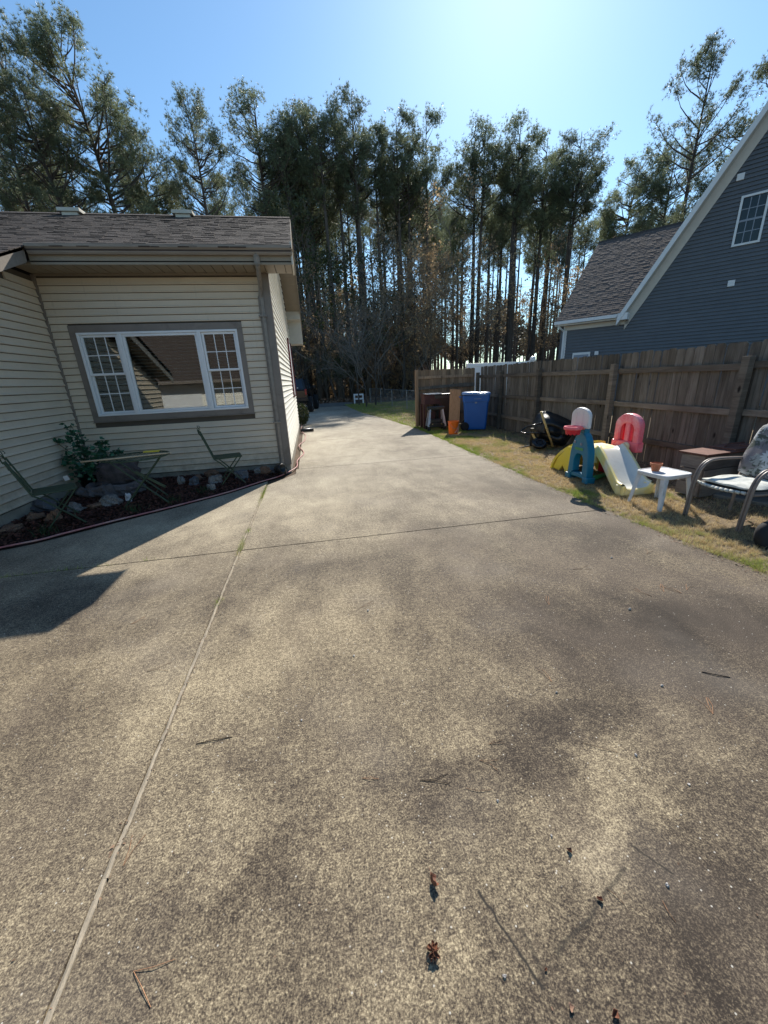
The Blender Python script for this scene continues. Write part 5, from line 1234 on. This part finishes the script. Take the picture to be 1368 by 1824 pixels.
# rust-topped box behind
bx = thing('planter_box', 'weathered wooden box with rusty reddish lid boards by the fence', 'box', (4.86,3.93,0), R(6))
MB().box((-.30,-.13,0),(.62,.13,.52)).build('box', M['box_wood'], bx, bevel=.004)
for k in range(3):
    MB().box((-.34,-.155,.17*k+.01),(-.301,.145,.17*k+.17)).build('board', M['box_wood'], bx)
    MB().box((-.34,-.158,.17*k+.012),(.64,-.131,.17*k+.172)).build('board', M['box_wood'], bx)
for (a, b, c, d, z, r_) in ((-.38,.34,-.18,.17,.53,0),(.10,.60,-.16,.15,.548,2),(.36,.70,-.17,.0,.565,-4)):
    MB().box((a,c,z-.008),(b,d,z+.012), Matrix.Rotation(R(r_),4,'Z')).build('lid_board', M['rust_red'], bx, bevel=.004)
MB().tube([(.15,.0,.57),(.3,.05,.585),(.45,-.02,.60),(.52,.04,.58)], .008, 5).build('rusty_bar', M['rust_red'], bx)
# second chair behind at right
c2 = thing('wooden_chair', 'dark wooden chair with grey back cushion against the fence', 'chair', (5.05,3.35,0), R(8))
for sx in (0,.42):
    for sy in (-.27,.27): MB().box((sx-.025,sy-.025,0),(sx+.025,sy+.025,.42 if sx == 0 else 1.02)).build('leg', M['brown_paint'], c2)
MB().box((-.04,-.30,.40),(.46,.30,.44)).build('seat', M['brown_paint'], c2)
MB().box((.40,-.30,.93),(.46,.30,1.04)).build('back_rail', M['brown_paint'], c2)
for sy in (-.30,.25): MB().box((-.05,sy,.60),(.46,sy+.05,.64)).build('armrest', M['brown_paint'], c2)
o = cushion('back_cushion', 'grey_cushion', .46, .46, .09, c2, seed=8)
for v in o.data.vertices: x, y, z = v.co; v.co = (-z, y, x)
o.location = (.36,0,.69); o.rotation_euler = (0,R(8),0)
o = MB().prism([(4.75,3.75),(5.5,4.0),(5.9,3.6),(5.2,3.0),(4.95,3.25)], -.02, .035, 'z').build('stone_slab', M['stone_slab'], bevel=.01); tag(o, 'flat grey stone slab on the leaf litter behind the patio chair', 'stone')
wt_ = thing('wheel', 'small black rubber wheel lying at the right edge of the lawn', 'wheel', (3.86,2.48,.09), 0)
MB().lathe([(.05,-.035),(.09,-.045),(.12,-.04),(.135,-.015),(.135,.015),(.12,.04),(.09,.045),(.05,.035)], 20, Matrix.Rotation(R(78),4,'X')).build('tyre', M['rubber'], wt_, smooth=True)
MB().lathe([(0,-.03),(.055,-.03),(.055,.03),(0,.03)], 14, Matrix.Rotation(R(78),4,'X')).build('hub', M['black_plastic'], wt_)

# ------------------------------------------------------------------ dark lifted truck
tk = thing('parked_truck', 'dark lifted sport utility truck parked beyond the beige house, seen from behind', 'truck', (-.95,22.1,0), R(-8))
# local: rear bumper at y=0, forward +y, width 1.8 (x -.9...9)
bodyp = [(0,.78),(.0,1.12),(.04,1.2),(.06,1.82),(.5,1.86),(2.2,1.84),(2.75,1.30),(4.05,1.22),(4.15,.75),(3.7,.72),(3.55,.95),(2.95,.95),(2.8,.66),(1.25,.66),(1.1,.95),(.45,.95),(.3,.72)]
MB().prism([(a+.05,b-.0) for a, b in [(0,.70),(.0,1.18),(2.75,1.22),(4.05,1.16),(4.15,.72),(3.75,.70),(3.6,1.0),(2.9,1.0),(2.75,.64),(1.25,.64),(1.1,1.0),(.4,1.0),(.25,.70)]], -.80, .80, 'x').build('body', M['truck_paint'], tk, bevel=.02)
mb = MB(); lo = [(-.78,.06,1.18),(.78,.06,1.18),(.78,2.75,1.20),(-.78,2.75,1.20)]; hi = [(-.64,.22,1.80),(.64,.22,1.80),(.64,2.15,1.80),(-.64,2.15,1.80)]
mb.v = lo+hi; mb.f = [(0,1,5,4),(1,2,6,5),(2,3,7,6),(3,0,4,7),(4,5,6,7),(3,2,1,0)]; mb.build('cabin', M['truck_paint'], tk, bevel=.03)
def quad(name, pts, mat, parent): return MB().poly(pts).build(name, M[mat], parent, solid=.012)
quad('rear_window', [(-.62,.075,1.27),(.62,.075,1.27),(.54,.19,1.73),(-.54,.19,1.73)], 'truck_glass', tk)
for (a, b) in ((.35,1.15),(1.25,2.3)): quad('side_window', [(.765,a,1.27),(.765,b,1.27),(.665,min(b,2.05),1.72),(.665,a+.04,1.72)], 'truck_glass', tk)
MB().box((.28,.052,1.30),(.36,.062,1.335)).build('sticker', M['print_white'], tk)
for s_ in (-1,1): MB().box((s_*.74-.05,.015,.95),(s_*.74+.05,.06,1.24)).build('tail_light', M['tail_red'], tk, bevel=.008)
MB().box((-.84,-.10,.62),(.84,.06,.80)).build('rear_bumper', M['black_plastic'], tk, bevel=.02)
MB().box((-.18,.035,.98),(.18,.048,1.09)).build('licence_plate', M['print_grey'], tk)
MB().box((-.3,.25,.45),(.3,3.7,.62)).build('chassis', M['black_plastic'], tk)
MB().box((-.75,.72,.38),(.75,.80,.46)).box((-.75,3.2,.38),(.75,3.3,.46)).build('axle', M['black_plastic'], tk)
for s_ in (-1,1):
    for y in (.76, 3.25):
        w_ = MB().lathe([(.20,-.13),(.34,-.15),(.41,-.12),(.425,-.06),(.425,.06),(.41,.12),(.34,.15),(.20,.13)], 28, Matrix.Translation((s_*.82,y,.425)) @ Matrix.Rotation(R(90),4,'Y')).build('wheel', M['rubber'], tk)
        MB().lathe([(0,-.05),(.08,-.06),(.20,-.10),(.205,.10),(.08,.06),(0,.05)], 18, Matrix.Translation((s_*.82,y,.425)) @ Matrix.Rotation(R(90),4,'Y')).build('rim', M['aluminium'], w_)
    MB().box((s_*.90-.09,2.35,1.25),(s_*.90+.09,2.47,1.42)).build('mirror', M['black_plastic'], tk, bevel=.02)
    MB().tube([(s_*.6,.4,1.86),(s_*.6,2.0,1.86)], .02, 5).build('roof_rail', M['black_plastic'], tk)

# ------------------------------------------------------------------ debris on the concrete
def leaf_obj(name, label, x, y, size, rz, mat, curl=1.4, tilt=.3, stem=True, seed=0, width=.5):
    rr = random.Random(seed); rows = []; n = 9
    for i in range(n+1):
        t_ = i/n; w_ = width*size*math.sin(math.pi*min(1, t_*.93+.05))**.8*(1+.25*math.sin(9*t_+seed)); th = (t_-.5)*curl
        cx = math.sin(th)/max(.2,curl)*size; cz = (1-math.cos(th))/max(.2,curl)*size
        row = []
        for j in range(-3, 4):
            u = j/3; row.append((cx+rr.uniform(-.01,.01)*size, u*w_*.8, cz+abs(u)**1.5*w_*1.1+rr.uniform(-.02,.02)*size))
        rows.append(row)
    mb = MB().grid(rows); o_ = mb.build(name, M[mat], solid=.0009); 
    zmin = min(v.co.z for v in o_.data.vertices)
    o_.location = (x, y, .002-zmin); o_.rotation_euler = (tilt, 0, rz); tag(o_, label, 'leaf'); return o_
l1 = leaf_obj('curled_leaf', 'curled reddish-brown leaf standing on edge, the upper of the two near leaves', .225, .755, .046, R(100), 'leaf_brown', 2.2, R(55), seed=1, width=.32)
l1.location.z = .012
MB().tube([(.012,0,.004),(.028,-.004,.010),(.04,-.008,.008)], .0006, 4).build('leaf_stem', M['leaf_brown'], l1)
cr_ = thing('crumpled_leaf', 'crumpled brown oak leaf cluster with spiky lobes near the bottom centre', 'leaf', (.183,.600,0), 0)
for k in range(9):
    q = leaf_obj('lobe', '', 0, 0, random.uniform(.019,.030), 0, 'leaf_brown', 2.0, R(random.uniform(-60,60)), seed=k+10, width=.28)
    for key in ('label','category'):
        if key in q: del q[key]
    a = k*.7; q.parent = cr_; q.location = (.008*math.cos(a), .010*math.sin(a), .008+.002*(k % 3)); q.rotation_euler = (random.uniform(-1.0,1.0), random.uniform(-.5,.5), a)
for k in range(6): a = k*1.05+.3; MB().tube([(.0,0,.012),(.014*math.cos(a),.014*math.sin(a),.014),(.024*math.cos(a),.024*math.sin(a),.003)], .0007, 4).build('leaf_vein', M['leaf_brown'], cr_)
for i, (x, y, s_, rz, mt, lb) in enumerate(((.497,.435,.018,1.2,'leaf_tan','pale tan bark chip near the bottom edge right of centre'),(.60,.405,.022,.3,'leaf_brown','dark reddish leaf scrap at the bottom edge'),(.71,.745,.019,2.2,'leaf_brown','small dark folded leaf scrap in the lower right'),(.72,.61,.018,2.4,'leaf_brown','small dark leaf scrap lying on the crack'),(.475,.51,.009,.5,'leaf_brown','tiny dark brown leaf scrap above the tan bark chip'))):
    leaf_obj('leaf_scrap', lb, x, y, s_, rz, mt, 1.2, R(20), seed=40+i, width=.4)
def needles(label, x, y, L, rz, n=2, spread=.25, rad=.0007, mat='needle_dry', cat='pine needle', name='pine_needle'):
    mb = MB()
    for k in range(n):
        a = rz+(k-(n-1)/2)*spread; cv = random.uniform(-.25,.25)
        mb.tube([(0,0,.002), (L*.5*math.cos(a), L*.5*math.sin(a), .005), (L*math.cos(a+cv), L*math.sin(a+cv), .002)], rad, 4)
    o_ = mb.build(name, M[mat]); o_.location = (x, y, .0); tag(o_, label, cat); return o_
needles('v-shaped brown pine twig at the bottom left of the driveway', -.655, .735, .11, R(-25), 2, .75, .0011, 'needle_dry')
needles('dark brown twig on the left side of the main slab above centre', -.68, 1.475, .16, R(2), 2, .10, .0013, 'dark_twig', 'twig', 'twig')
needles('straight dark twig in the middle of the main slab', .28, 1.09, .12, R(-12), 2, .08, .0011, 'dark_twig', 'twig', 'twig')
needles('short dark stick on the right of the main slab', 1.90, 1.335, .12, R(-38), 1, 0, .0026, 'dark_twig', 'twig', 'twig')
nd = [(1.70,1.10,.11,60,3),(2.25,2.02,.13,120,2),(2.38,2.05,.12,60,2),(2.48,2.0,.14,110,3),(2.55,2.03,.10,40,2),(1.98,2.52,.16,-10,2),(.62,1.18,.07,10,2),(.45,1.02,.10,-25,1),(-.80,1.02,.10,80,2),(1.10,1.45,.10,90,2),(1.02,1.10,.14,-35,1),(-1.10,2.05,.13,10,2),(.20,2.4,.12,20,2),(1.5,2.1,.12,70,2),(.05,1.15,.07,-15,2),(2.75,2.6,.12,30,2),(.76,.63,.05,-50,1),(.9,.52,.05,95,1),(-1.4,2.6,.1,40,2),(.55,1.12,.08,-25,2)]
for i, (x, y, L, a, n) in enumerate(nd):
    o_ = needles('thin dry orange-brown pine needle bundle lying on the bare concrete', x, y, L, R(a), n, .3, .0010); o_['group'] = 'loose pine needles scattered on the driveway'
pb = [(1.98,1.92,.008),(1.62,1.30,.006),(2.42,2.62,.007),(.95,.60,.0045),(.55,.95,.004),(1.2,1.0,.005),(1.08,1.38,.005),(-.2,1.5,.004),(.1,1.9,.005),(.36,.52,.004),(.68,.80,.0035),(1.3,.85,.004),(.25,2.35,.006)]
for i, (x, y, r_) in enumerate(pb):
    o_ = rock_mesh(200+i, M['pebble']); o_.name = 'pebble'; o_.location = (x, y, r_*.6); o_.scale = (r_*1.2, r_, r_*.8); tag(o_, 'tiny pale pebble lying loose on the driveway concrete', 'pebble', 'loose pebbles on the driveway')

# ------------------------------------------------------------------ trees
def pine(seed, H=22.0, crown0=.50, wide=1.0, tufts=2600, lean=0, dens=1.0, gap=0):
    rr = random.Random(seed); rg = np.random.default_rng(seed)
    tp = []; n = 11; px = rr.uniform(0,6)
    for i in range(n+1):
        t_ = i/n; tp.append(Vector((lean*H*t_*t_+.18*math.sin(px+3*t_)*t_, .18*math.cos(px*1.3+2.6*t_)*t_, H*t_*.985)))
    rad = [max(.02, ( .27*(1-t_)**.85)*(H/22)+.012) for t_ in [i/n for i in range(n+1)]]; rad[0] *= 1.25
    mt = MB().tube(tp, rad, 8)
    def at(z):
        f_ = min(.999, z/H)*n; i = int(f_); return tp[i].lerp(tp[i+1], f_-i)
    ml = MB(); tips = []
    nb_ = int(74*dens); CZ = H*(crown0+1.0)/2; RZ = H*(1.0-crown0)/2; RXY = H*.118*wide
    for k in range(nb_):
        az = rr.uniform(0, 2*math.pi); v_ = rr.uniform(-.95, .97); r_ = rr.uniform(.45, 1.0)**.5
        prof_ = math.sqrt(max(0, 1-v_*v_))*(1.0 if v_ > -.1 else (.80+.2*rr.random()))
        if gap and rr.random() < gap: continue
        if v_ < -.2 and rr.random() < .45*abs(v_)+.1: continue
        stray = 1.0 if rr.random() > .12 else rr.uniform(1.1, 1.35)
        hx = RXY*prof_*r_*stray*(1+.25*math.sin(3*az+seed)); tz = CZ+RZ*v_*(.97 if v_ > 0 else 1)*(r_ if abs(v_) < .7 else 1)
        bz = max(H*crown0*.93, min(H*.95, tz-hx*rr.uniform(.25,.8)-.2)); b0 = at(bz)
        c0 = at(min(H*.97, tz)); tgt = Vector((c0.x+hx*math.cos(az), c0.y+hx*math.sin(az), tz))
        mid_ = b0.lerp(tgt, .55)+Vector((math.cos(az)*hx*.12+rr.uniform(-.15,.15), math.sin(az)*hx*.12+rr.uniform(-.15,.15), -.12*hx))
        pts = []
        for s_ in range(6):
            t_ = s_/5; pts.append(b0*(1-t_)**2+mid_*2*t_*(1-t_)+tgt*t_*t_+Vector((rr.uniform(-.06,.06),)*3)*min(1,s_))
        L = (tgt-b0).length; r0 = .018+.013*L; ml.tube(pts, [r0*(1-.82*q/5) for q in range(6)], 4, cap=False)
        dd_ = (pts[-1]-pts[-3]).normalized() if L > .1 else Vector((0,0,1))
        nt_ = rr.randint(8, 12)
        for j in range(nt_):
            f_ = rr.uniform(.62, 1.0); q_ = min(4, int(f_*5)); p = pts[q_].lerp(pts[min(5,q_+1)], f_*5-q_)
            sd_ = Vector((rr.uniform(-1,1), rr.uniform(-1,1), rr.uniform(-.5,.9))).normalized(); tl = rr.uniform(.35,.95)
            e = p+(sd_*.9+dd_*.4).normalized()*tl; ml.tube([p, p.lerp(e,.5)+Vector((0,0,-.03)), e], [.012,.008,.004], 3, cap=False); tips.append((p, e))
    for _ in range(int(7*dens)):   # dead lower stubs
        z = H*rr.uniform(crown0*.45, crown0); az = rr.uniform(0,6.28); b0 = at(z); L = rr.uniform(.5,2.2); ml.tube([b0, b0+Vector((math.cos(az)*L, math.sin(az)*L, rr.uniform(-.2,.6)))], [.025,.008], 3, cap=False)
    P = np.array([[*a, *b] for a, b in tips]); reps = max(3, int(tufts/len(P)))
    P = np.repeat(P, reps, 0); f_ = rg.uniform(.38, 1.10, len(P))[:,None]; c = P[:,:3]+(P[:,3:]-P[:,:3])*f_+rg.normal(0,.12,(len(P),3)); ax = P[:,3:]-P[:,:3]; ax /= np.linalg.norm(ax, axis=1)[:,None]+1e-9
    NN = 13; c = np.repeat(c, NN, 0); ax = np.repeat(ax, NN, 0); d = rg.normal(0,1,(len(c),3)); d /= np.linalg.norm(d, axis=1)[:,None]; d = d*.8+ax*.55; d[:,2] += .16; d /= np.linalg.norm(d, axis=1)[:,None]
    L = rg.uniform(.12,.24,len(c)); s_ = np.cross(d, rg.normal(0,1,(len(c),3))); s_ /= np.linalg.norm(s_, axis=1)[:,None]; s_ *= rg.uniform(.006,.013,len(c))[:,None]
    V = np.stack([c-s_, c+s_, c+d*L[:,None]], 1)
    return mt, ml, V
PROTO = []
def make_proto(label, **kw):
    mt, ml, V = pine(**kw); t_ = thing('pine_tree', label, 'tree')
    mt.build('trunk', M['bark'], t_, smooth=True); ml.build('limbs', M['bark'], t_, smooth=True, kind='stuff'); tri_obj('crown', V, M['needles'], kind=None, parent=t_)
    t_['H'] = kw['H']; PROTO.append((t_, kw['H'])); return t_
SPEC = [dict(seed=11,H=22,crown0=.62,wide=1.0,tufts=4600), dict(seed=12,H=22,crown0=.58,wide=1.10,tufts=5200,dens=.98), dict(seed=13,H=22,crown0=.70,wide=.85,tufts=3400,dens=.62), dict(seed=14,H=22,crown0=.52,wide=1.28,tufts=9600,dens=1.45,lean=-.10),
        dict(seed=15,H=22,crown0=.63,wide=.92,tufts=4600,dens=.85), dict(seed=16,H=22,crown0=.50,wide=1.15,tufts=3600,dens=.62), dict(seed=17,H=22,crown0=.74,wide=.78,tufts=2500,dens=.5)]
for sp_ in SPEC: make_proto('pine', **sp_)
used = set()
TREES = []
def put_pine(x, y, H, v, label, group=None, rz=None, sxy=1.0):
    src, h0 = PROTO[v]; rz = random.uniform(0, 6.28) if rz is None else rz; H = H*.985; s_ = H/h0
    if v not in used: used.add(v); o_ = src; o_.location = (x,y,-.05); o_.rotation_euler = (0,0,rz); o_['label'] = label
    else: o_ = dup(src, (x,y,-.05), rz, label)
    o_.scale = (s_*sxy, s_*sxy, s_)
    if group: o_['group'] = group
    elif 'group' in o_: del o_['group']
    TREES.append((x, y)); return o_
YAW = None
def pray(px, py):
    d = cf + cr*((px-684)/685) - cu*((py-912)/685); return d
def tree_px(px, py_top, dist, v, label, sxy=1.0, rz=None):
    d = pray(px, py_top); h_ = math.hypot(d.x, d.y); x, y = d.x/h_*dist, d.y/h_*dist; H = 1.55+d.z/h_*dist
    return put_pine(x, y, H, v, label, rz=rz, sxy=sxy)
tree_px(-18,150,37,1,'broad pine cut off by the left edge of the view',1.0)
tree_px(52,52,35,3,'tallest left pine leaning left above the beige house roof',.95,rz=R(0))
tree_px(150,62,36,3,'tall rounded pine just right of the leaning left pine',1.0,rz=R(60))
tree_px(328,150,38,1,'full pine behind the right hand roof vent of the beige house',.85)
tree_px(442,136,38,0,'full rounded pine above the right end of the beige roof',1.05)
tree_px(535,176,40,0,'narrower pine directly right of the beige roof end',.95)
tree_px(622,144,41,0,'pointed dense pine at the centre left of the skyline',.95)
tree_px(708,186,42,4,'broad pine just left of the sky notch in the middle',1.0)
tree_px(762,188,44,4,'slim pine on the left side of the central sky notch',.9)
tree_px(850,206,45,0,'rounded pine just right of the central sky notch',1.0)
tree_px(930,192,45,0,'tall twin pine right of centre against the pale sky',.95)
tree_px(1035,216,46,4,'open crowned pine left of the neighbour roof',1.1)
tree_px(1128,252,47,3,'low wide dense pine behind the blue house roof',1.0)
tree_px(1205,240,48,1,'shorter green pine behind the blue house ridge',1.0)
tree_px(1275,46,33,5,'tall sparse pine with bare trunk above the blue house gable',.85,rz=R(200))
tree_px(1330,200,44,3,'dense pine low behind the white gable rake',1.0)
tree_px(1400,70,34,5,'sparse pine at the far right edge above the gable',.9)
tree_px(232,205,40,4,'thinner pine between the two left crown groups',1.0)
random.seed(21)
GR = 'tall pines standing close together in the wood behind the driveway'
cnt = 0; tries = 0
def skyl(az):
    pts = [(-50,.50),(-30,.47),(-22,.47),(-12,.43),(-3,.46),(8,.48),(16,.42),(18,.40),(24,.41),(30,.38),(40,.31),(60,.31)]
    for (a, va), (b, vb) in zip(pts, pts[1:]):
        if az <= b: return va+(vb-va)*(az-a)/(b-a)
    return .3
while cnt < 104 and tries < 4000:
    tries += 1; az = random.uniform(-44, 50); dist = random.uniform(36, 78)
    if az > 12 and dist < 44: continue
    if az < -6 and random.random() < .72: continue
    if az > 14 and random.random() < .25: continue
    if -7 < az < 14.5 and dist < 58 and random.random() < .6: continue
    if az < 14 and random.random() < .25: dist = random.uniform(37,55)
    x, y = math.sin(R(az))*dist, math.cos(R(az))*dist
    if any((x-a)**2+(y-b)**2 < 4.2 for a, b in TREES): continue
    if y < 33.5: continue
    H = 1.5+dist*skyl(az)*random.uniform(.74,.96)
    H = max(12, min(29, H)); v = random.choice([2,2,4,4,6,6,2,6]) if az > 14 else random.choice([2,4,6,2,6,5,6])
    put_pine(x, y, H, v, 'tall straight pine among the many trunks of the wood behind the driveway', GR, sxy=.82); cnt += 1
for px, d_, H_, v in ((548,38,21,2),(570,39,22,6),(627,40,22,6),(657,39,21,2),(688,41,22,6),(606,38,22,2),(732,42,22,6),(582,44,21,2),(553,42,22,6),(600,47,22,6),(640,45,21,2),(715,44,20,6),(738,47,20,2),(848,44,22,2),(900,45,21,6),(905,48,22,2),(943,46,22,4),(880,52,22,6),(990,47,21,2),(960,50,22,6),(820,49,21,6)):
    d = pray(px, 690); h_ = math.hypot(d.x, d.y); put_pine(d.x/h_*d_, d.y/h_*d_, H_, v, 'tall straight pine among the many trunks of the wood behind the driveway', GR)

# bare and brown-leaved understory trees
def bare_tree(seed, H, levels=4, leaf=0):
    rr = random.Random(seed); mt = MB(); ml = MB(); tips = []
    def grow(p, d, L, r_, lv, mb):
        pts = [p]; cur = p; dd_ = d
        for s_ in range(4):
            dd_ = (dd_+Vector((rr.uniform(-.22,.22), rr.uniform(-.22,.22), rr.uniform(-.02,.14)))).normalized(); cur = cur+dd_*L/4; pts.append(cur)
        mb.tube(pts, [r_*(1-.5*i/4) for i in range(5)], 6 if lv == 0 else (4 if lv == 1 else 3), cap=False)
        if lv >= levels: tips.append((pts[2], pts[-1])); return
        nchild = rr.randint(4,6) if lv else 9
        for k in range(nchild):
            f_ = rr.uniform(.3,1) if lv else .22+.78*k/nchild; i = min(3, int(f_*4)); q = pts[i].lerp(pts[i+1], f_*4-i)
            a = rr.uniform(0, 6.28); o_ = dd_.orthogonal().normalized(); o_ = Matrix.Rotation(a, 3, dd_) @ o_; nd_ = (dd_*rr.uniform(.4,.9)+o_*rr.uniform(.6,1.0)+Vector((0,0,.15))).normalized()
            grow(q, nd_, L*rr.uniform(.42,.62), r_*.45, lv+1, ml)
    grow(Vector((0,0,0)), Vector((rr.uniform(-.08,.08), rr.uniform(-.08,.08), 1)), H*.8, .075*H/8, 0, mt)
    return mt, ml, tips
def tip_leaves(tips, n, smin, smax, seed):
    rg = np.random.default_rng(seed); P = np.array([[*a, *b] for a, b in tips]); idx = rg.integers(0, len(P), n); f_ = rg.uniform(0,1.1,n)[:,None]; c = P[idx,:3]+(P[idx,3:]-P[idx,:3])*f_+rg.normal(0,.08,(n,3))
    u = rg.normal(0,1,(n,3)); u /= np.linalg.norm(u,axis=1)[:,None]; w_ = np.cross(u, rg.normal(0,1,(n,3))); w_ /= np.linalg.norm(w_,axis=1)[:,None]; s_ = rg.uniform(smin,smax,n)[:,None]
    return np.stack([c, c+u*s_*.5+w_*s_*.35, c+u*s_, c+u*s_*.5-w_*s_*.35], 1)
BP = []
for k, (seed, H, lf, col) in enumerate(((1,8,0,None),(2,9,5200,'brown_leaves'),(3,7,0,None),(4,8,4200,'shrub_leaves'),(5,6,1500,'brown_leaves'))):
    mt, ml, tips = bare_tree(seed, H); t_ = thing('bare_tree', 'tree', 'tree'); mt.build('trunk', M['bark_grey'], t_, smooth=True); ml.build('branches', M['twig'], t_, kind='stuff')
    if lf: tri_obj('crown', tip_leaves(tips, lf, .08, .19, seed), M[col], kind=None, parent=t_)
    BP.append(t_)
bused = set()
def put_bare(x, y, s_, v, label, group=None, name=None):
    if v not in bused: bused.add(v); o_ = BP[v]; o_.location = (x,y,0); o_.rotation_euler = (0,0,random.uniform(0,6)); o_['label'] = label
    else: o_ = dup(BP[v], (x,y,0), random.uniform(0,6), label)
    o_.scale = (s_,)*3; 
    if group: o_['group'] = group
    if name: o_.name = name
    return o_
put_bare(3.15,26.4,.62,0,'slim bare grey tree beside the white rail stand')
put_bare(3.35,24.3,.8,2,'dark leaning bare tree on the lawn nearest the driveway edge')
put_bare(4.1,25.4,.75,0,'bare grey tree right of the dark leaning tree on the lawn')
put_bare(9.3,30.5,.85,1,'brown-leaved tree with tan leaves above the wooden fence panel')
put_bare(7.6,33,1.1,1,'large brown-leaved tree rising in front of the dark pines at centre')
put_bare(2.2,34,1.3,3,'green-brown leafy tree across the street straight ahead')
put_bare(13.8,36,1.3,1,'tan-leaved tree among the trunks left of the blue house')
UG = 'thin bare and brown understory trees along the front of the wood'
for k in range(44):
    az = random.uniform(-14, 17); dist = random.uniform(35, 52); x, y = math.sin(R(az))*dist, math.cos(R(az))*dist
    if y < 33.5: y = 33.5+random.uniform(0,3)
    put_bare(x, y, random.uniform(.55,1.15), random.choice([0,1,2,1,4,3,1]), 'thin understory tree with fine twigs in front of the pine trunks', UG)
for k in range(9):
    az = random.uniform(17, 36); dist = random.uniform(43, 60); put_bare(math.sin(R(az))*dist, math.cos(R(az))*dist, random.uniform(.7,1.2), random.choice([1,4,1,2]), 'thin understory tree with fine twigs in front of the pine trunks', UG)
for k in range(8):
    x = random.uniform(1.0, 8.5); y = random.uniform(32.5, 40); put_bare(x, y, random.uniform(.3,.5), random.choice([3,3,4]), 'low leafy shrub at the edge of the wood across the street', 'low shrubs at the edge of the wood', 'shrub')
# small shrub by the rear of the beige house, red shrub behind the panel
sb = thing('shrub', 'small clipped evergreen shrub at the rear corner of the beige house', 'shrub', (-.42,15.6,0))
def sb_fn(n): d = RNG.normal(0,1,(n,3)); d /= np.linalg.norm(d,axis=1)[:,None]; return d*np.array([.30,.5,.40])*RNG.uniform(.7,1.05,(n,1))+np.array([0,0,.42]), None
tri_obj('foliage', leaves(2600, sb_fn, .03, .07), M['shrub_leaves'], kind=None, parent=sb); MB().tube([(0,0,0),(0,0,.5)], .02, 5).build('stem', M['bark_grey'], sb)
rsb = thing('shrub', 'reddish twiggy shrub rising just behind the short fence panel', 'shrub', (5.6,17.0,0))
mb = MB()
for k in range(160):
    a = random.uniform(0,6.28); r_ = random.uniform(.3,1.2); z = random.uniform(1.3,2.3); mb.tube([(random.uniform(-.3,.3),random.uniform(-.3,.3),0),(r_*.5*math.cos(a),r_*.5*math.sin(a),z*.6),(r_*math.cos(a),r_*math.sin(a),z)], [.008,.006,.003], 3, cap=False)
mb.build('stems', M['leaf_tan'], rsb)
# far wood mass
def far_fn():
    n = 42000; az = RNG.uniform(R(-48), R(56), n); dist = RNG.uniform(82, 125, n); x = np.sin(az)*dist; y = np.cos(az)*dist
    hmax = np.where(az < R(13), 18+5*np.sin(az*23)+3*np.sin(az*61), 11+4*np.sin(az*31)); hmin = np.where(az < R(13), 0, 6.5+1.5*np.sin(az*47)); z = hmin+(hmax-hmin)*RNG.random(n)**.8
    c = np.stack([x,y,z],1); s_ = RNG.uniform(.25,.65,n)[:,None]; u = RNG.normal(0,1,(n,3)); u /= np.linalg.norm(u,axis=1)[:,None]; w_ = np.cross(u, RNG.normal(0,1,(n,3))); w_ /= np.linalg.norm(w_,axis=1)[:,None]
    return np.stack([c-u*s_, c+w_*s_*.6, c+u*s_, c-w_*s_*.6], 1)
fw = far_fn(); tri_obj('far_wood', fw, M['far_wood'], label='distant dark woodland closing the view behind the pines', cat='woodland')
mb = MB()
for k in range(260):
    az = random.uniform(-46, 54); dist = random.uniform(80,120); x, y = math.sin(R(az))*dist, math.cos(R(az))*dist; mb.tube([(x,y,-.1),(x+random.uniform(-.4,.4),y,18)], [random.uniform(.12,.26),.06], 5, cap=False)
mb.build('far_trunks', M['bark'], kind='stuff', label='distant thin tree trunks deep in the wood')['category'] = 'woodland'
# brushy undergrowth in the dark left part
def brush_fn():
    n = 52000; az = RNG.uniform(R(-15), R(15.5), n); dist = RNG.uniform(40, 80, n); x = np.sin(az)*dist; y = np.cos(az)*dist; y = np.maximum(y, 36)
    z = RNG.random(n)**1.3*(5.5+2.5*np.sin(az*40)+1.5*np.sin(x*.7)); c = np.stack([x,y,z],1)
    s_ = RNG.uniform(.10,.30,n)[:,None]; u = RNG.normal(0,1,(n,3)); u /= np.linalg.norm(u,axis=1)[:,None]; w_ = np.cross(u, RNG.normal(0,1,(n,3))); w_ /= np.linalg.norm(w_,axis=1)[:,None]
    return np.stack([c-u*s_, c+w_*s_*.35, c+u*s_, c-w_*s_*.35], 1)
tri_obj('undergrowth', brush_fn(), M['brown_leaves'], label='brown brushy undergrowth between the pine trunks', cat='undergrowth')
# far brick house behind trees
fh = thing('brick_house', 'dim reddish roofed house hidden behind the trees beyond the street', 'house', (8.6,47,0), R(-10))
MB().box((-7,0,0),(5,7,2.6)).build('wall', M['far_wall'], fh)
MB().prism([(-.5,2.6),(3.5,5.2),(7.5,2.6),(7.5,2.5),(3.5,5.0),(-.5,2.5)], -7.5, 5.5, 'x').build('roof', M['far_roof'], fh)
for x in (-5.5,-2.2,2.0): 
    w_ = MB().box((x,-.05,.9),(x+1.1,-.0,2.1)).build('window', M['fascia_white'], fh); MB().box((x+.07,-.06,.97),(x+1.03,-.051,2.03)).build('pane', M['truck_glass'], w_)
bpy.context.view_layer.update()
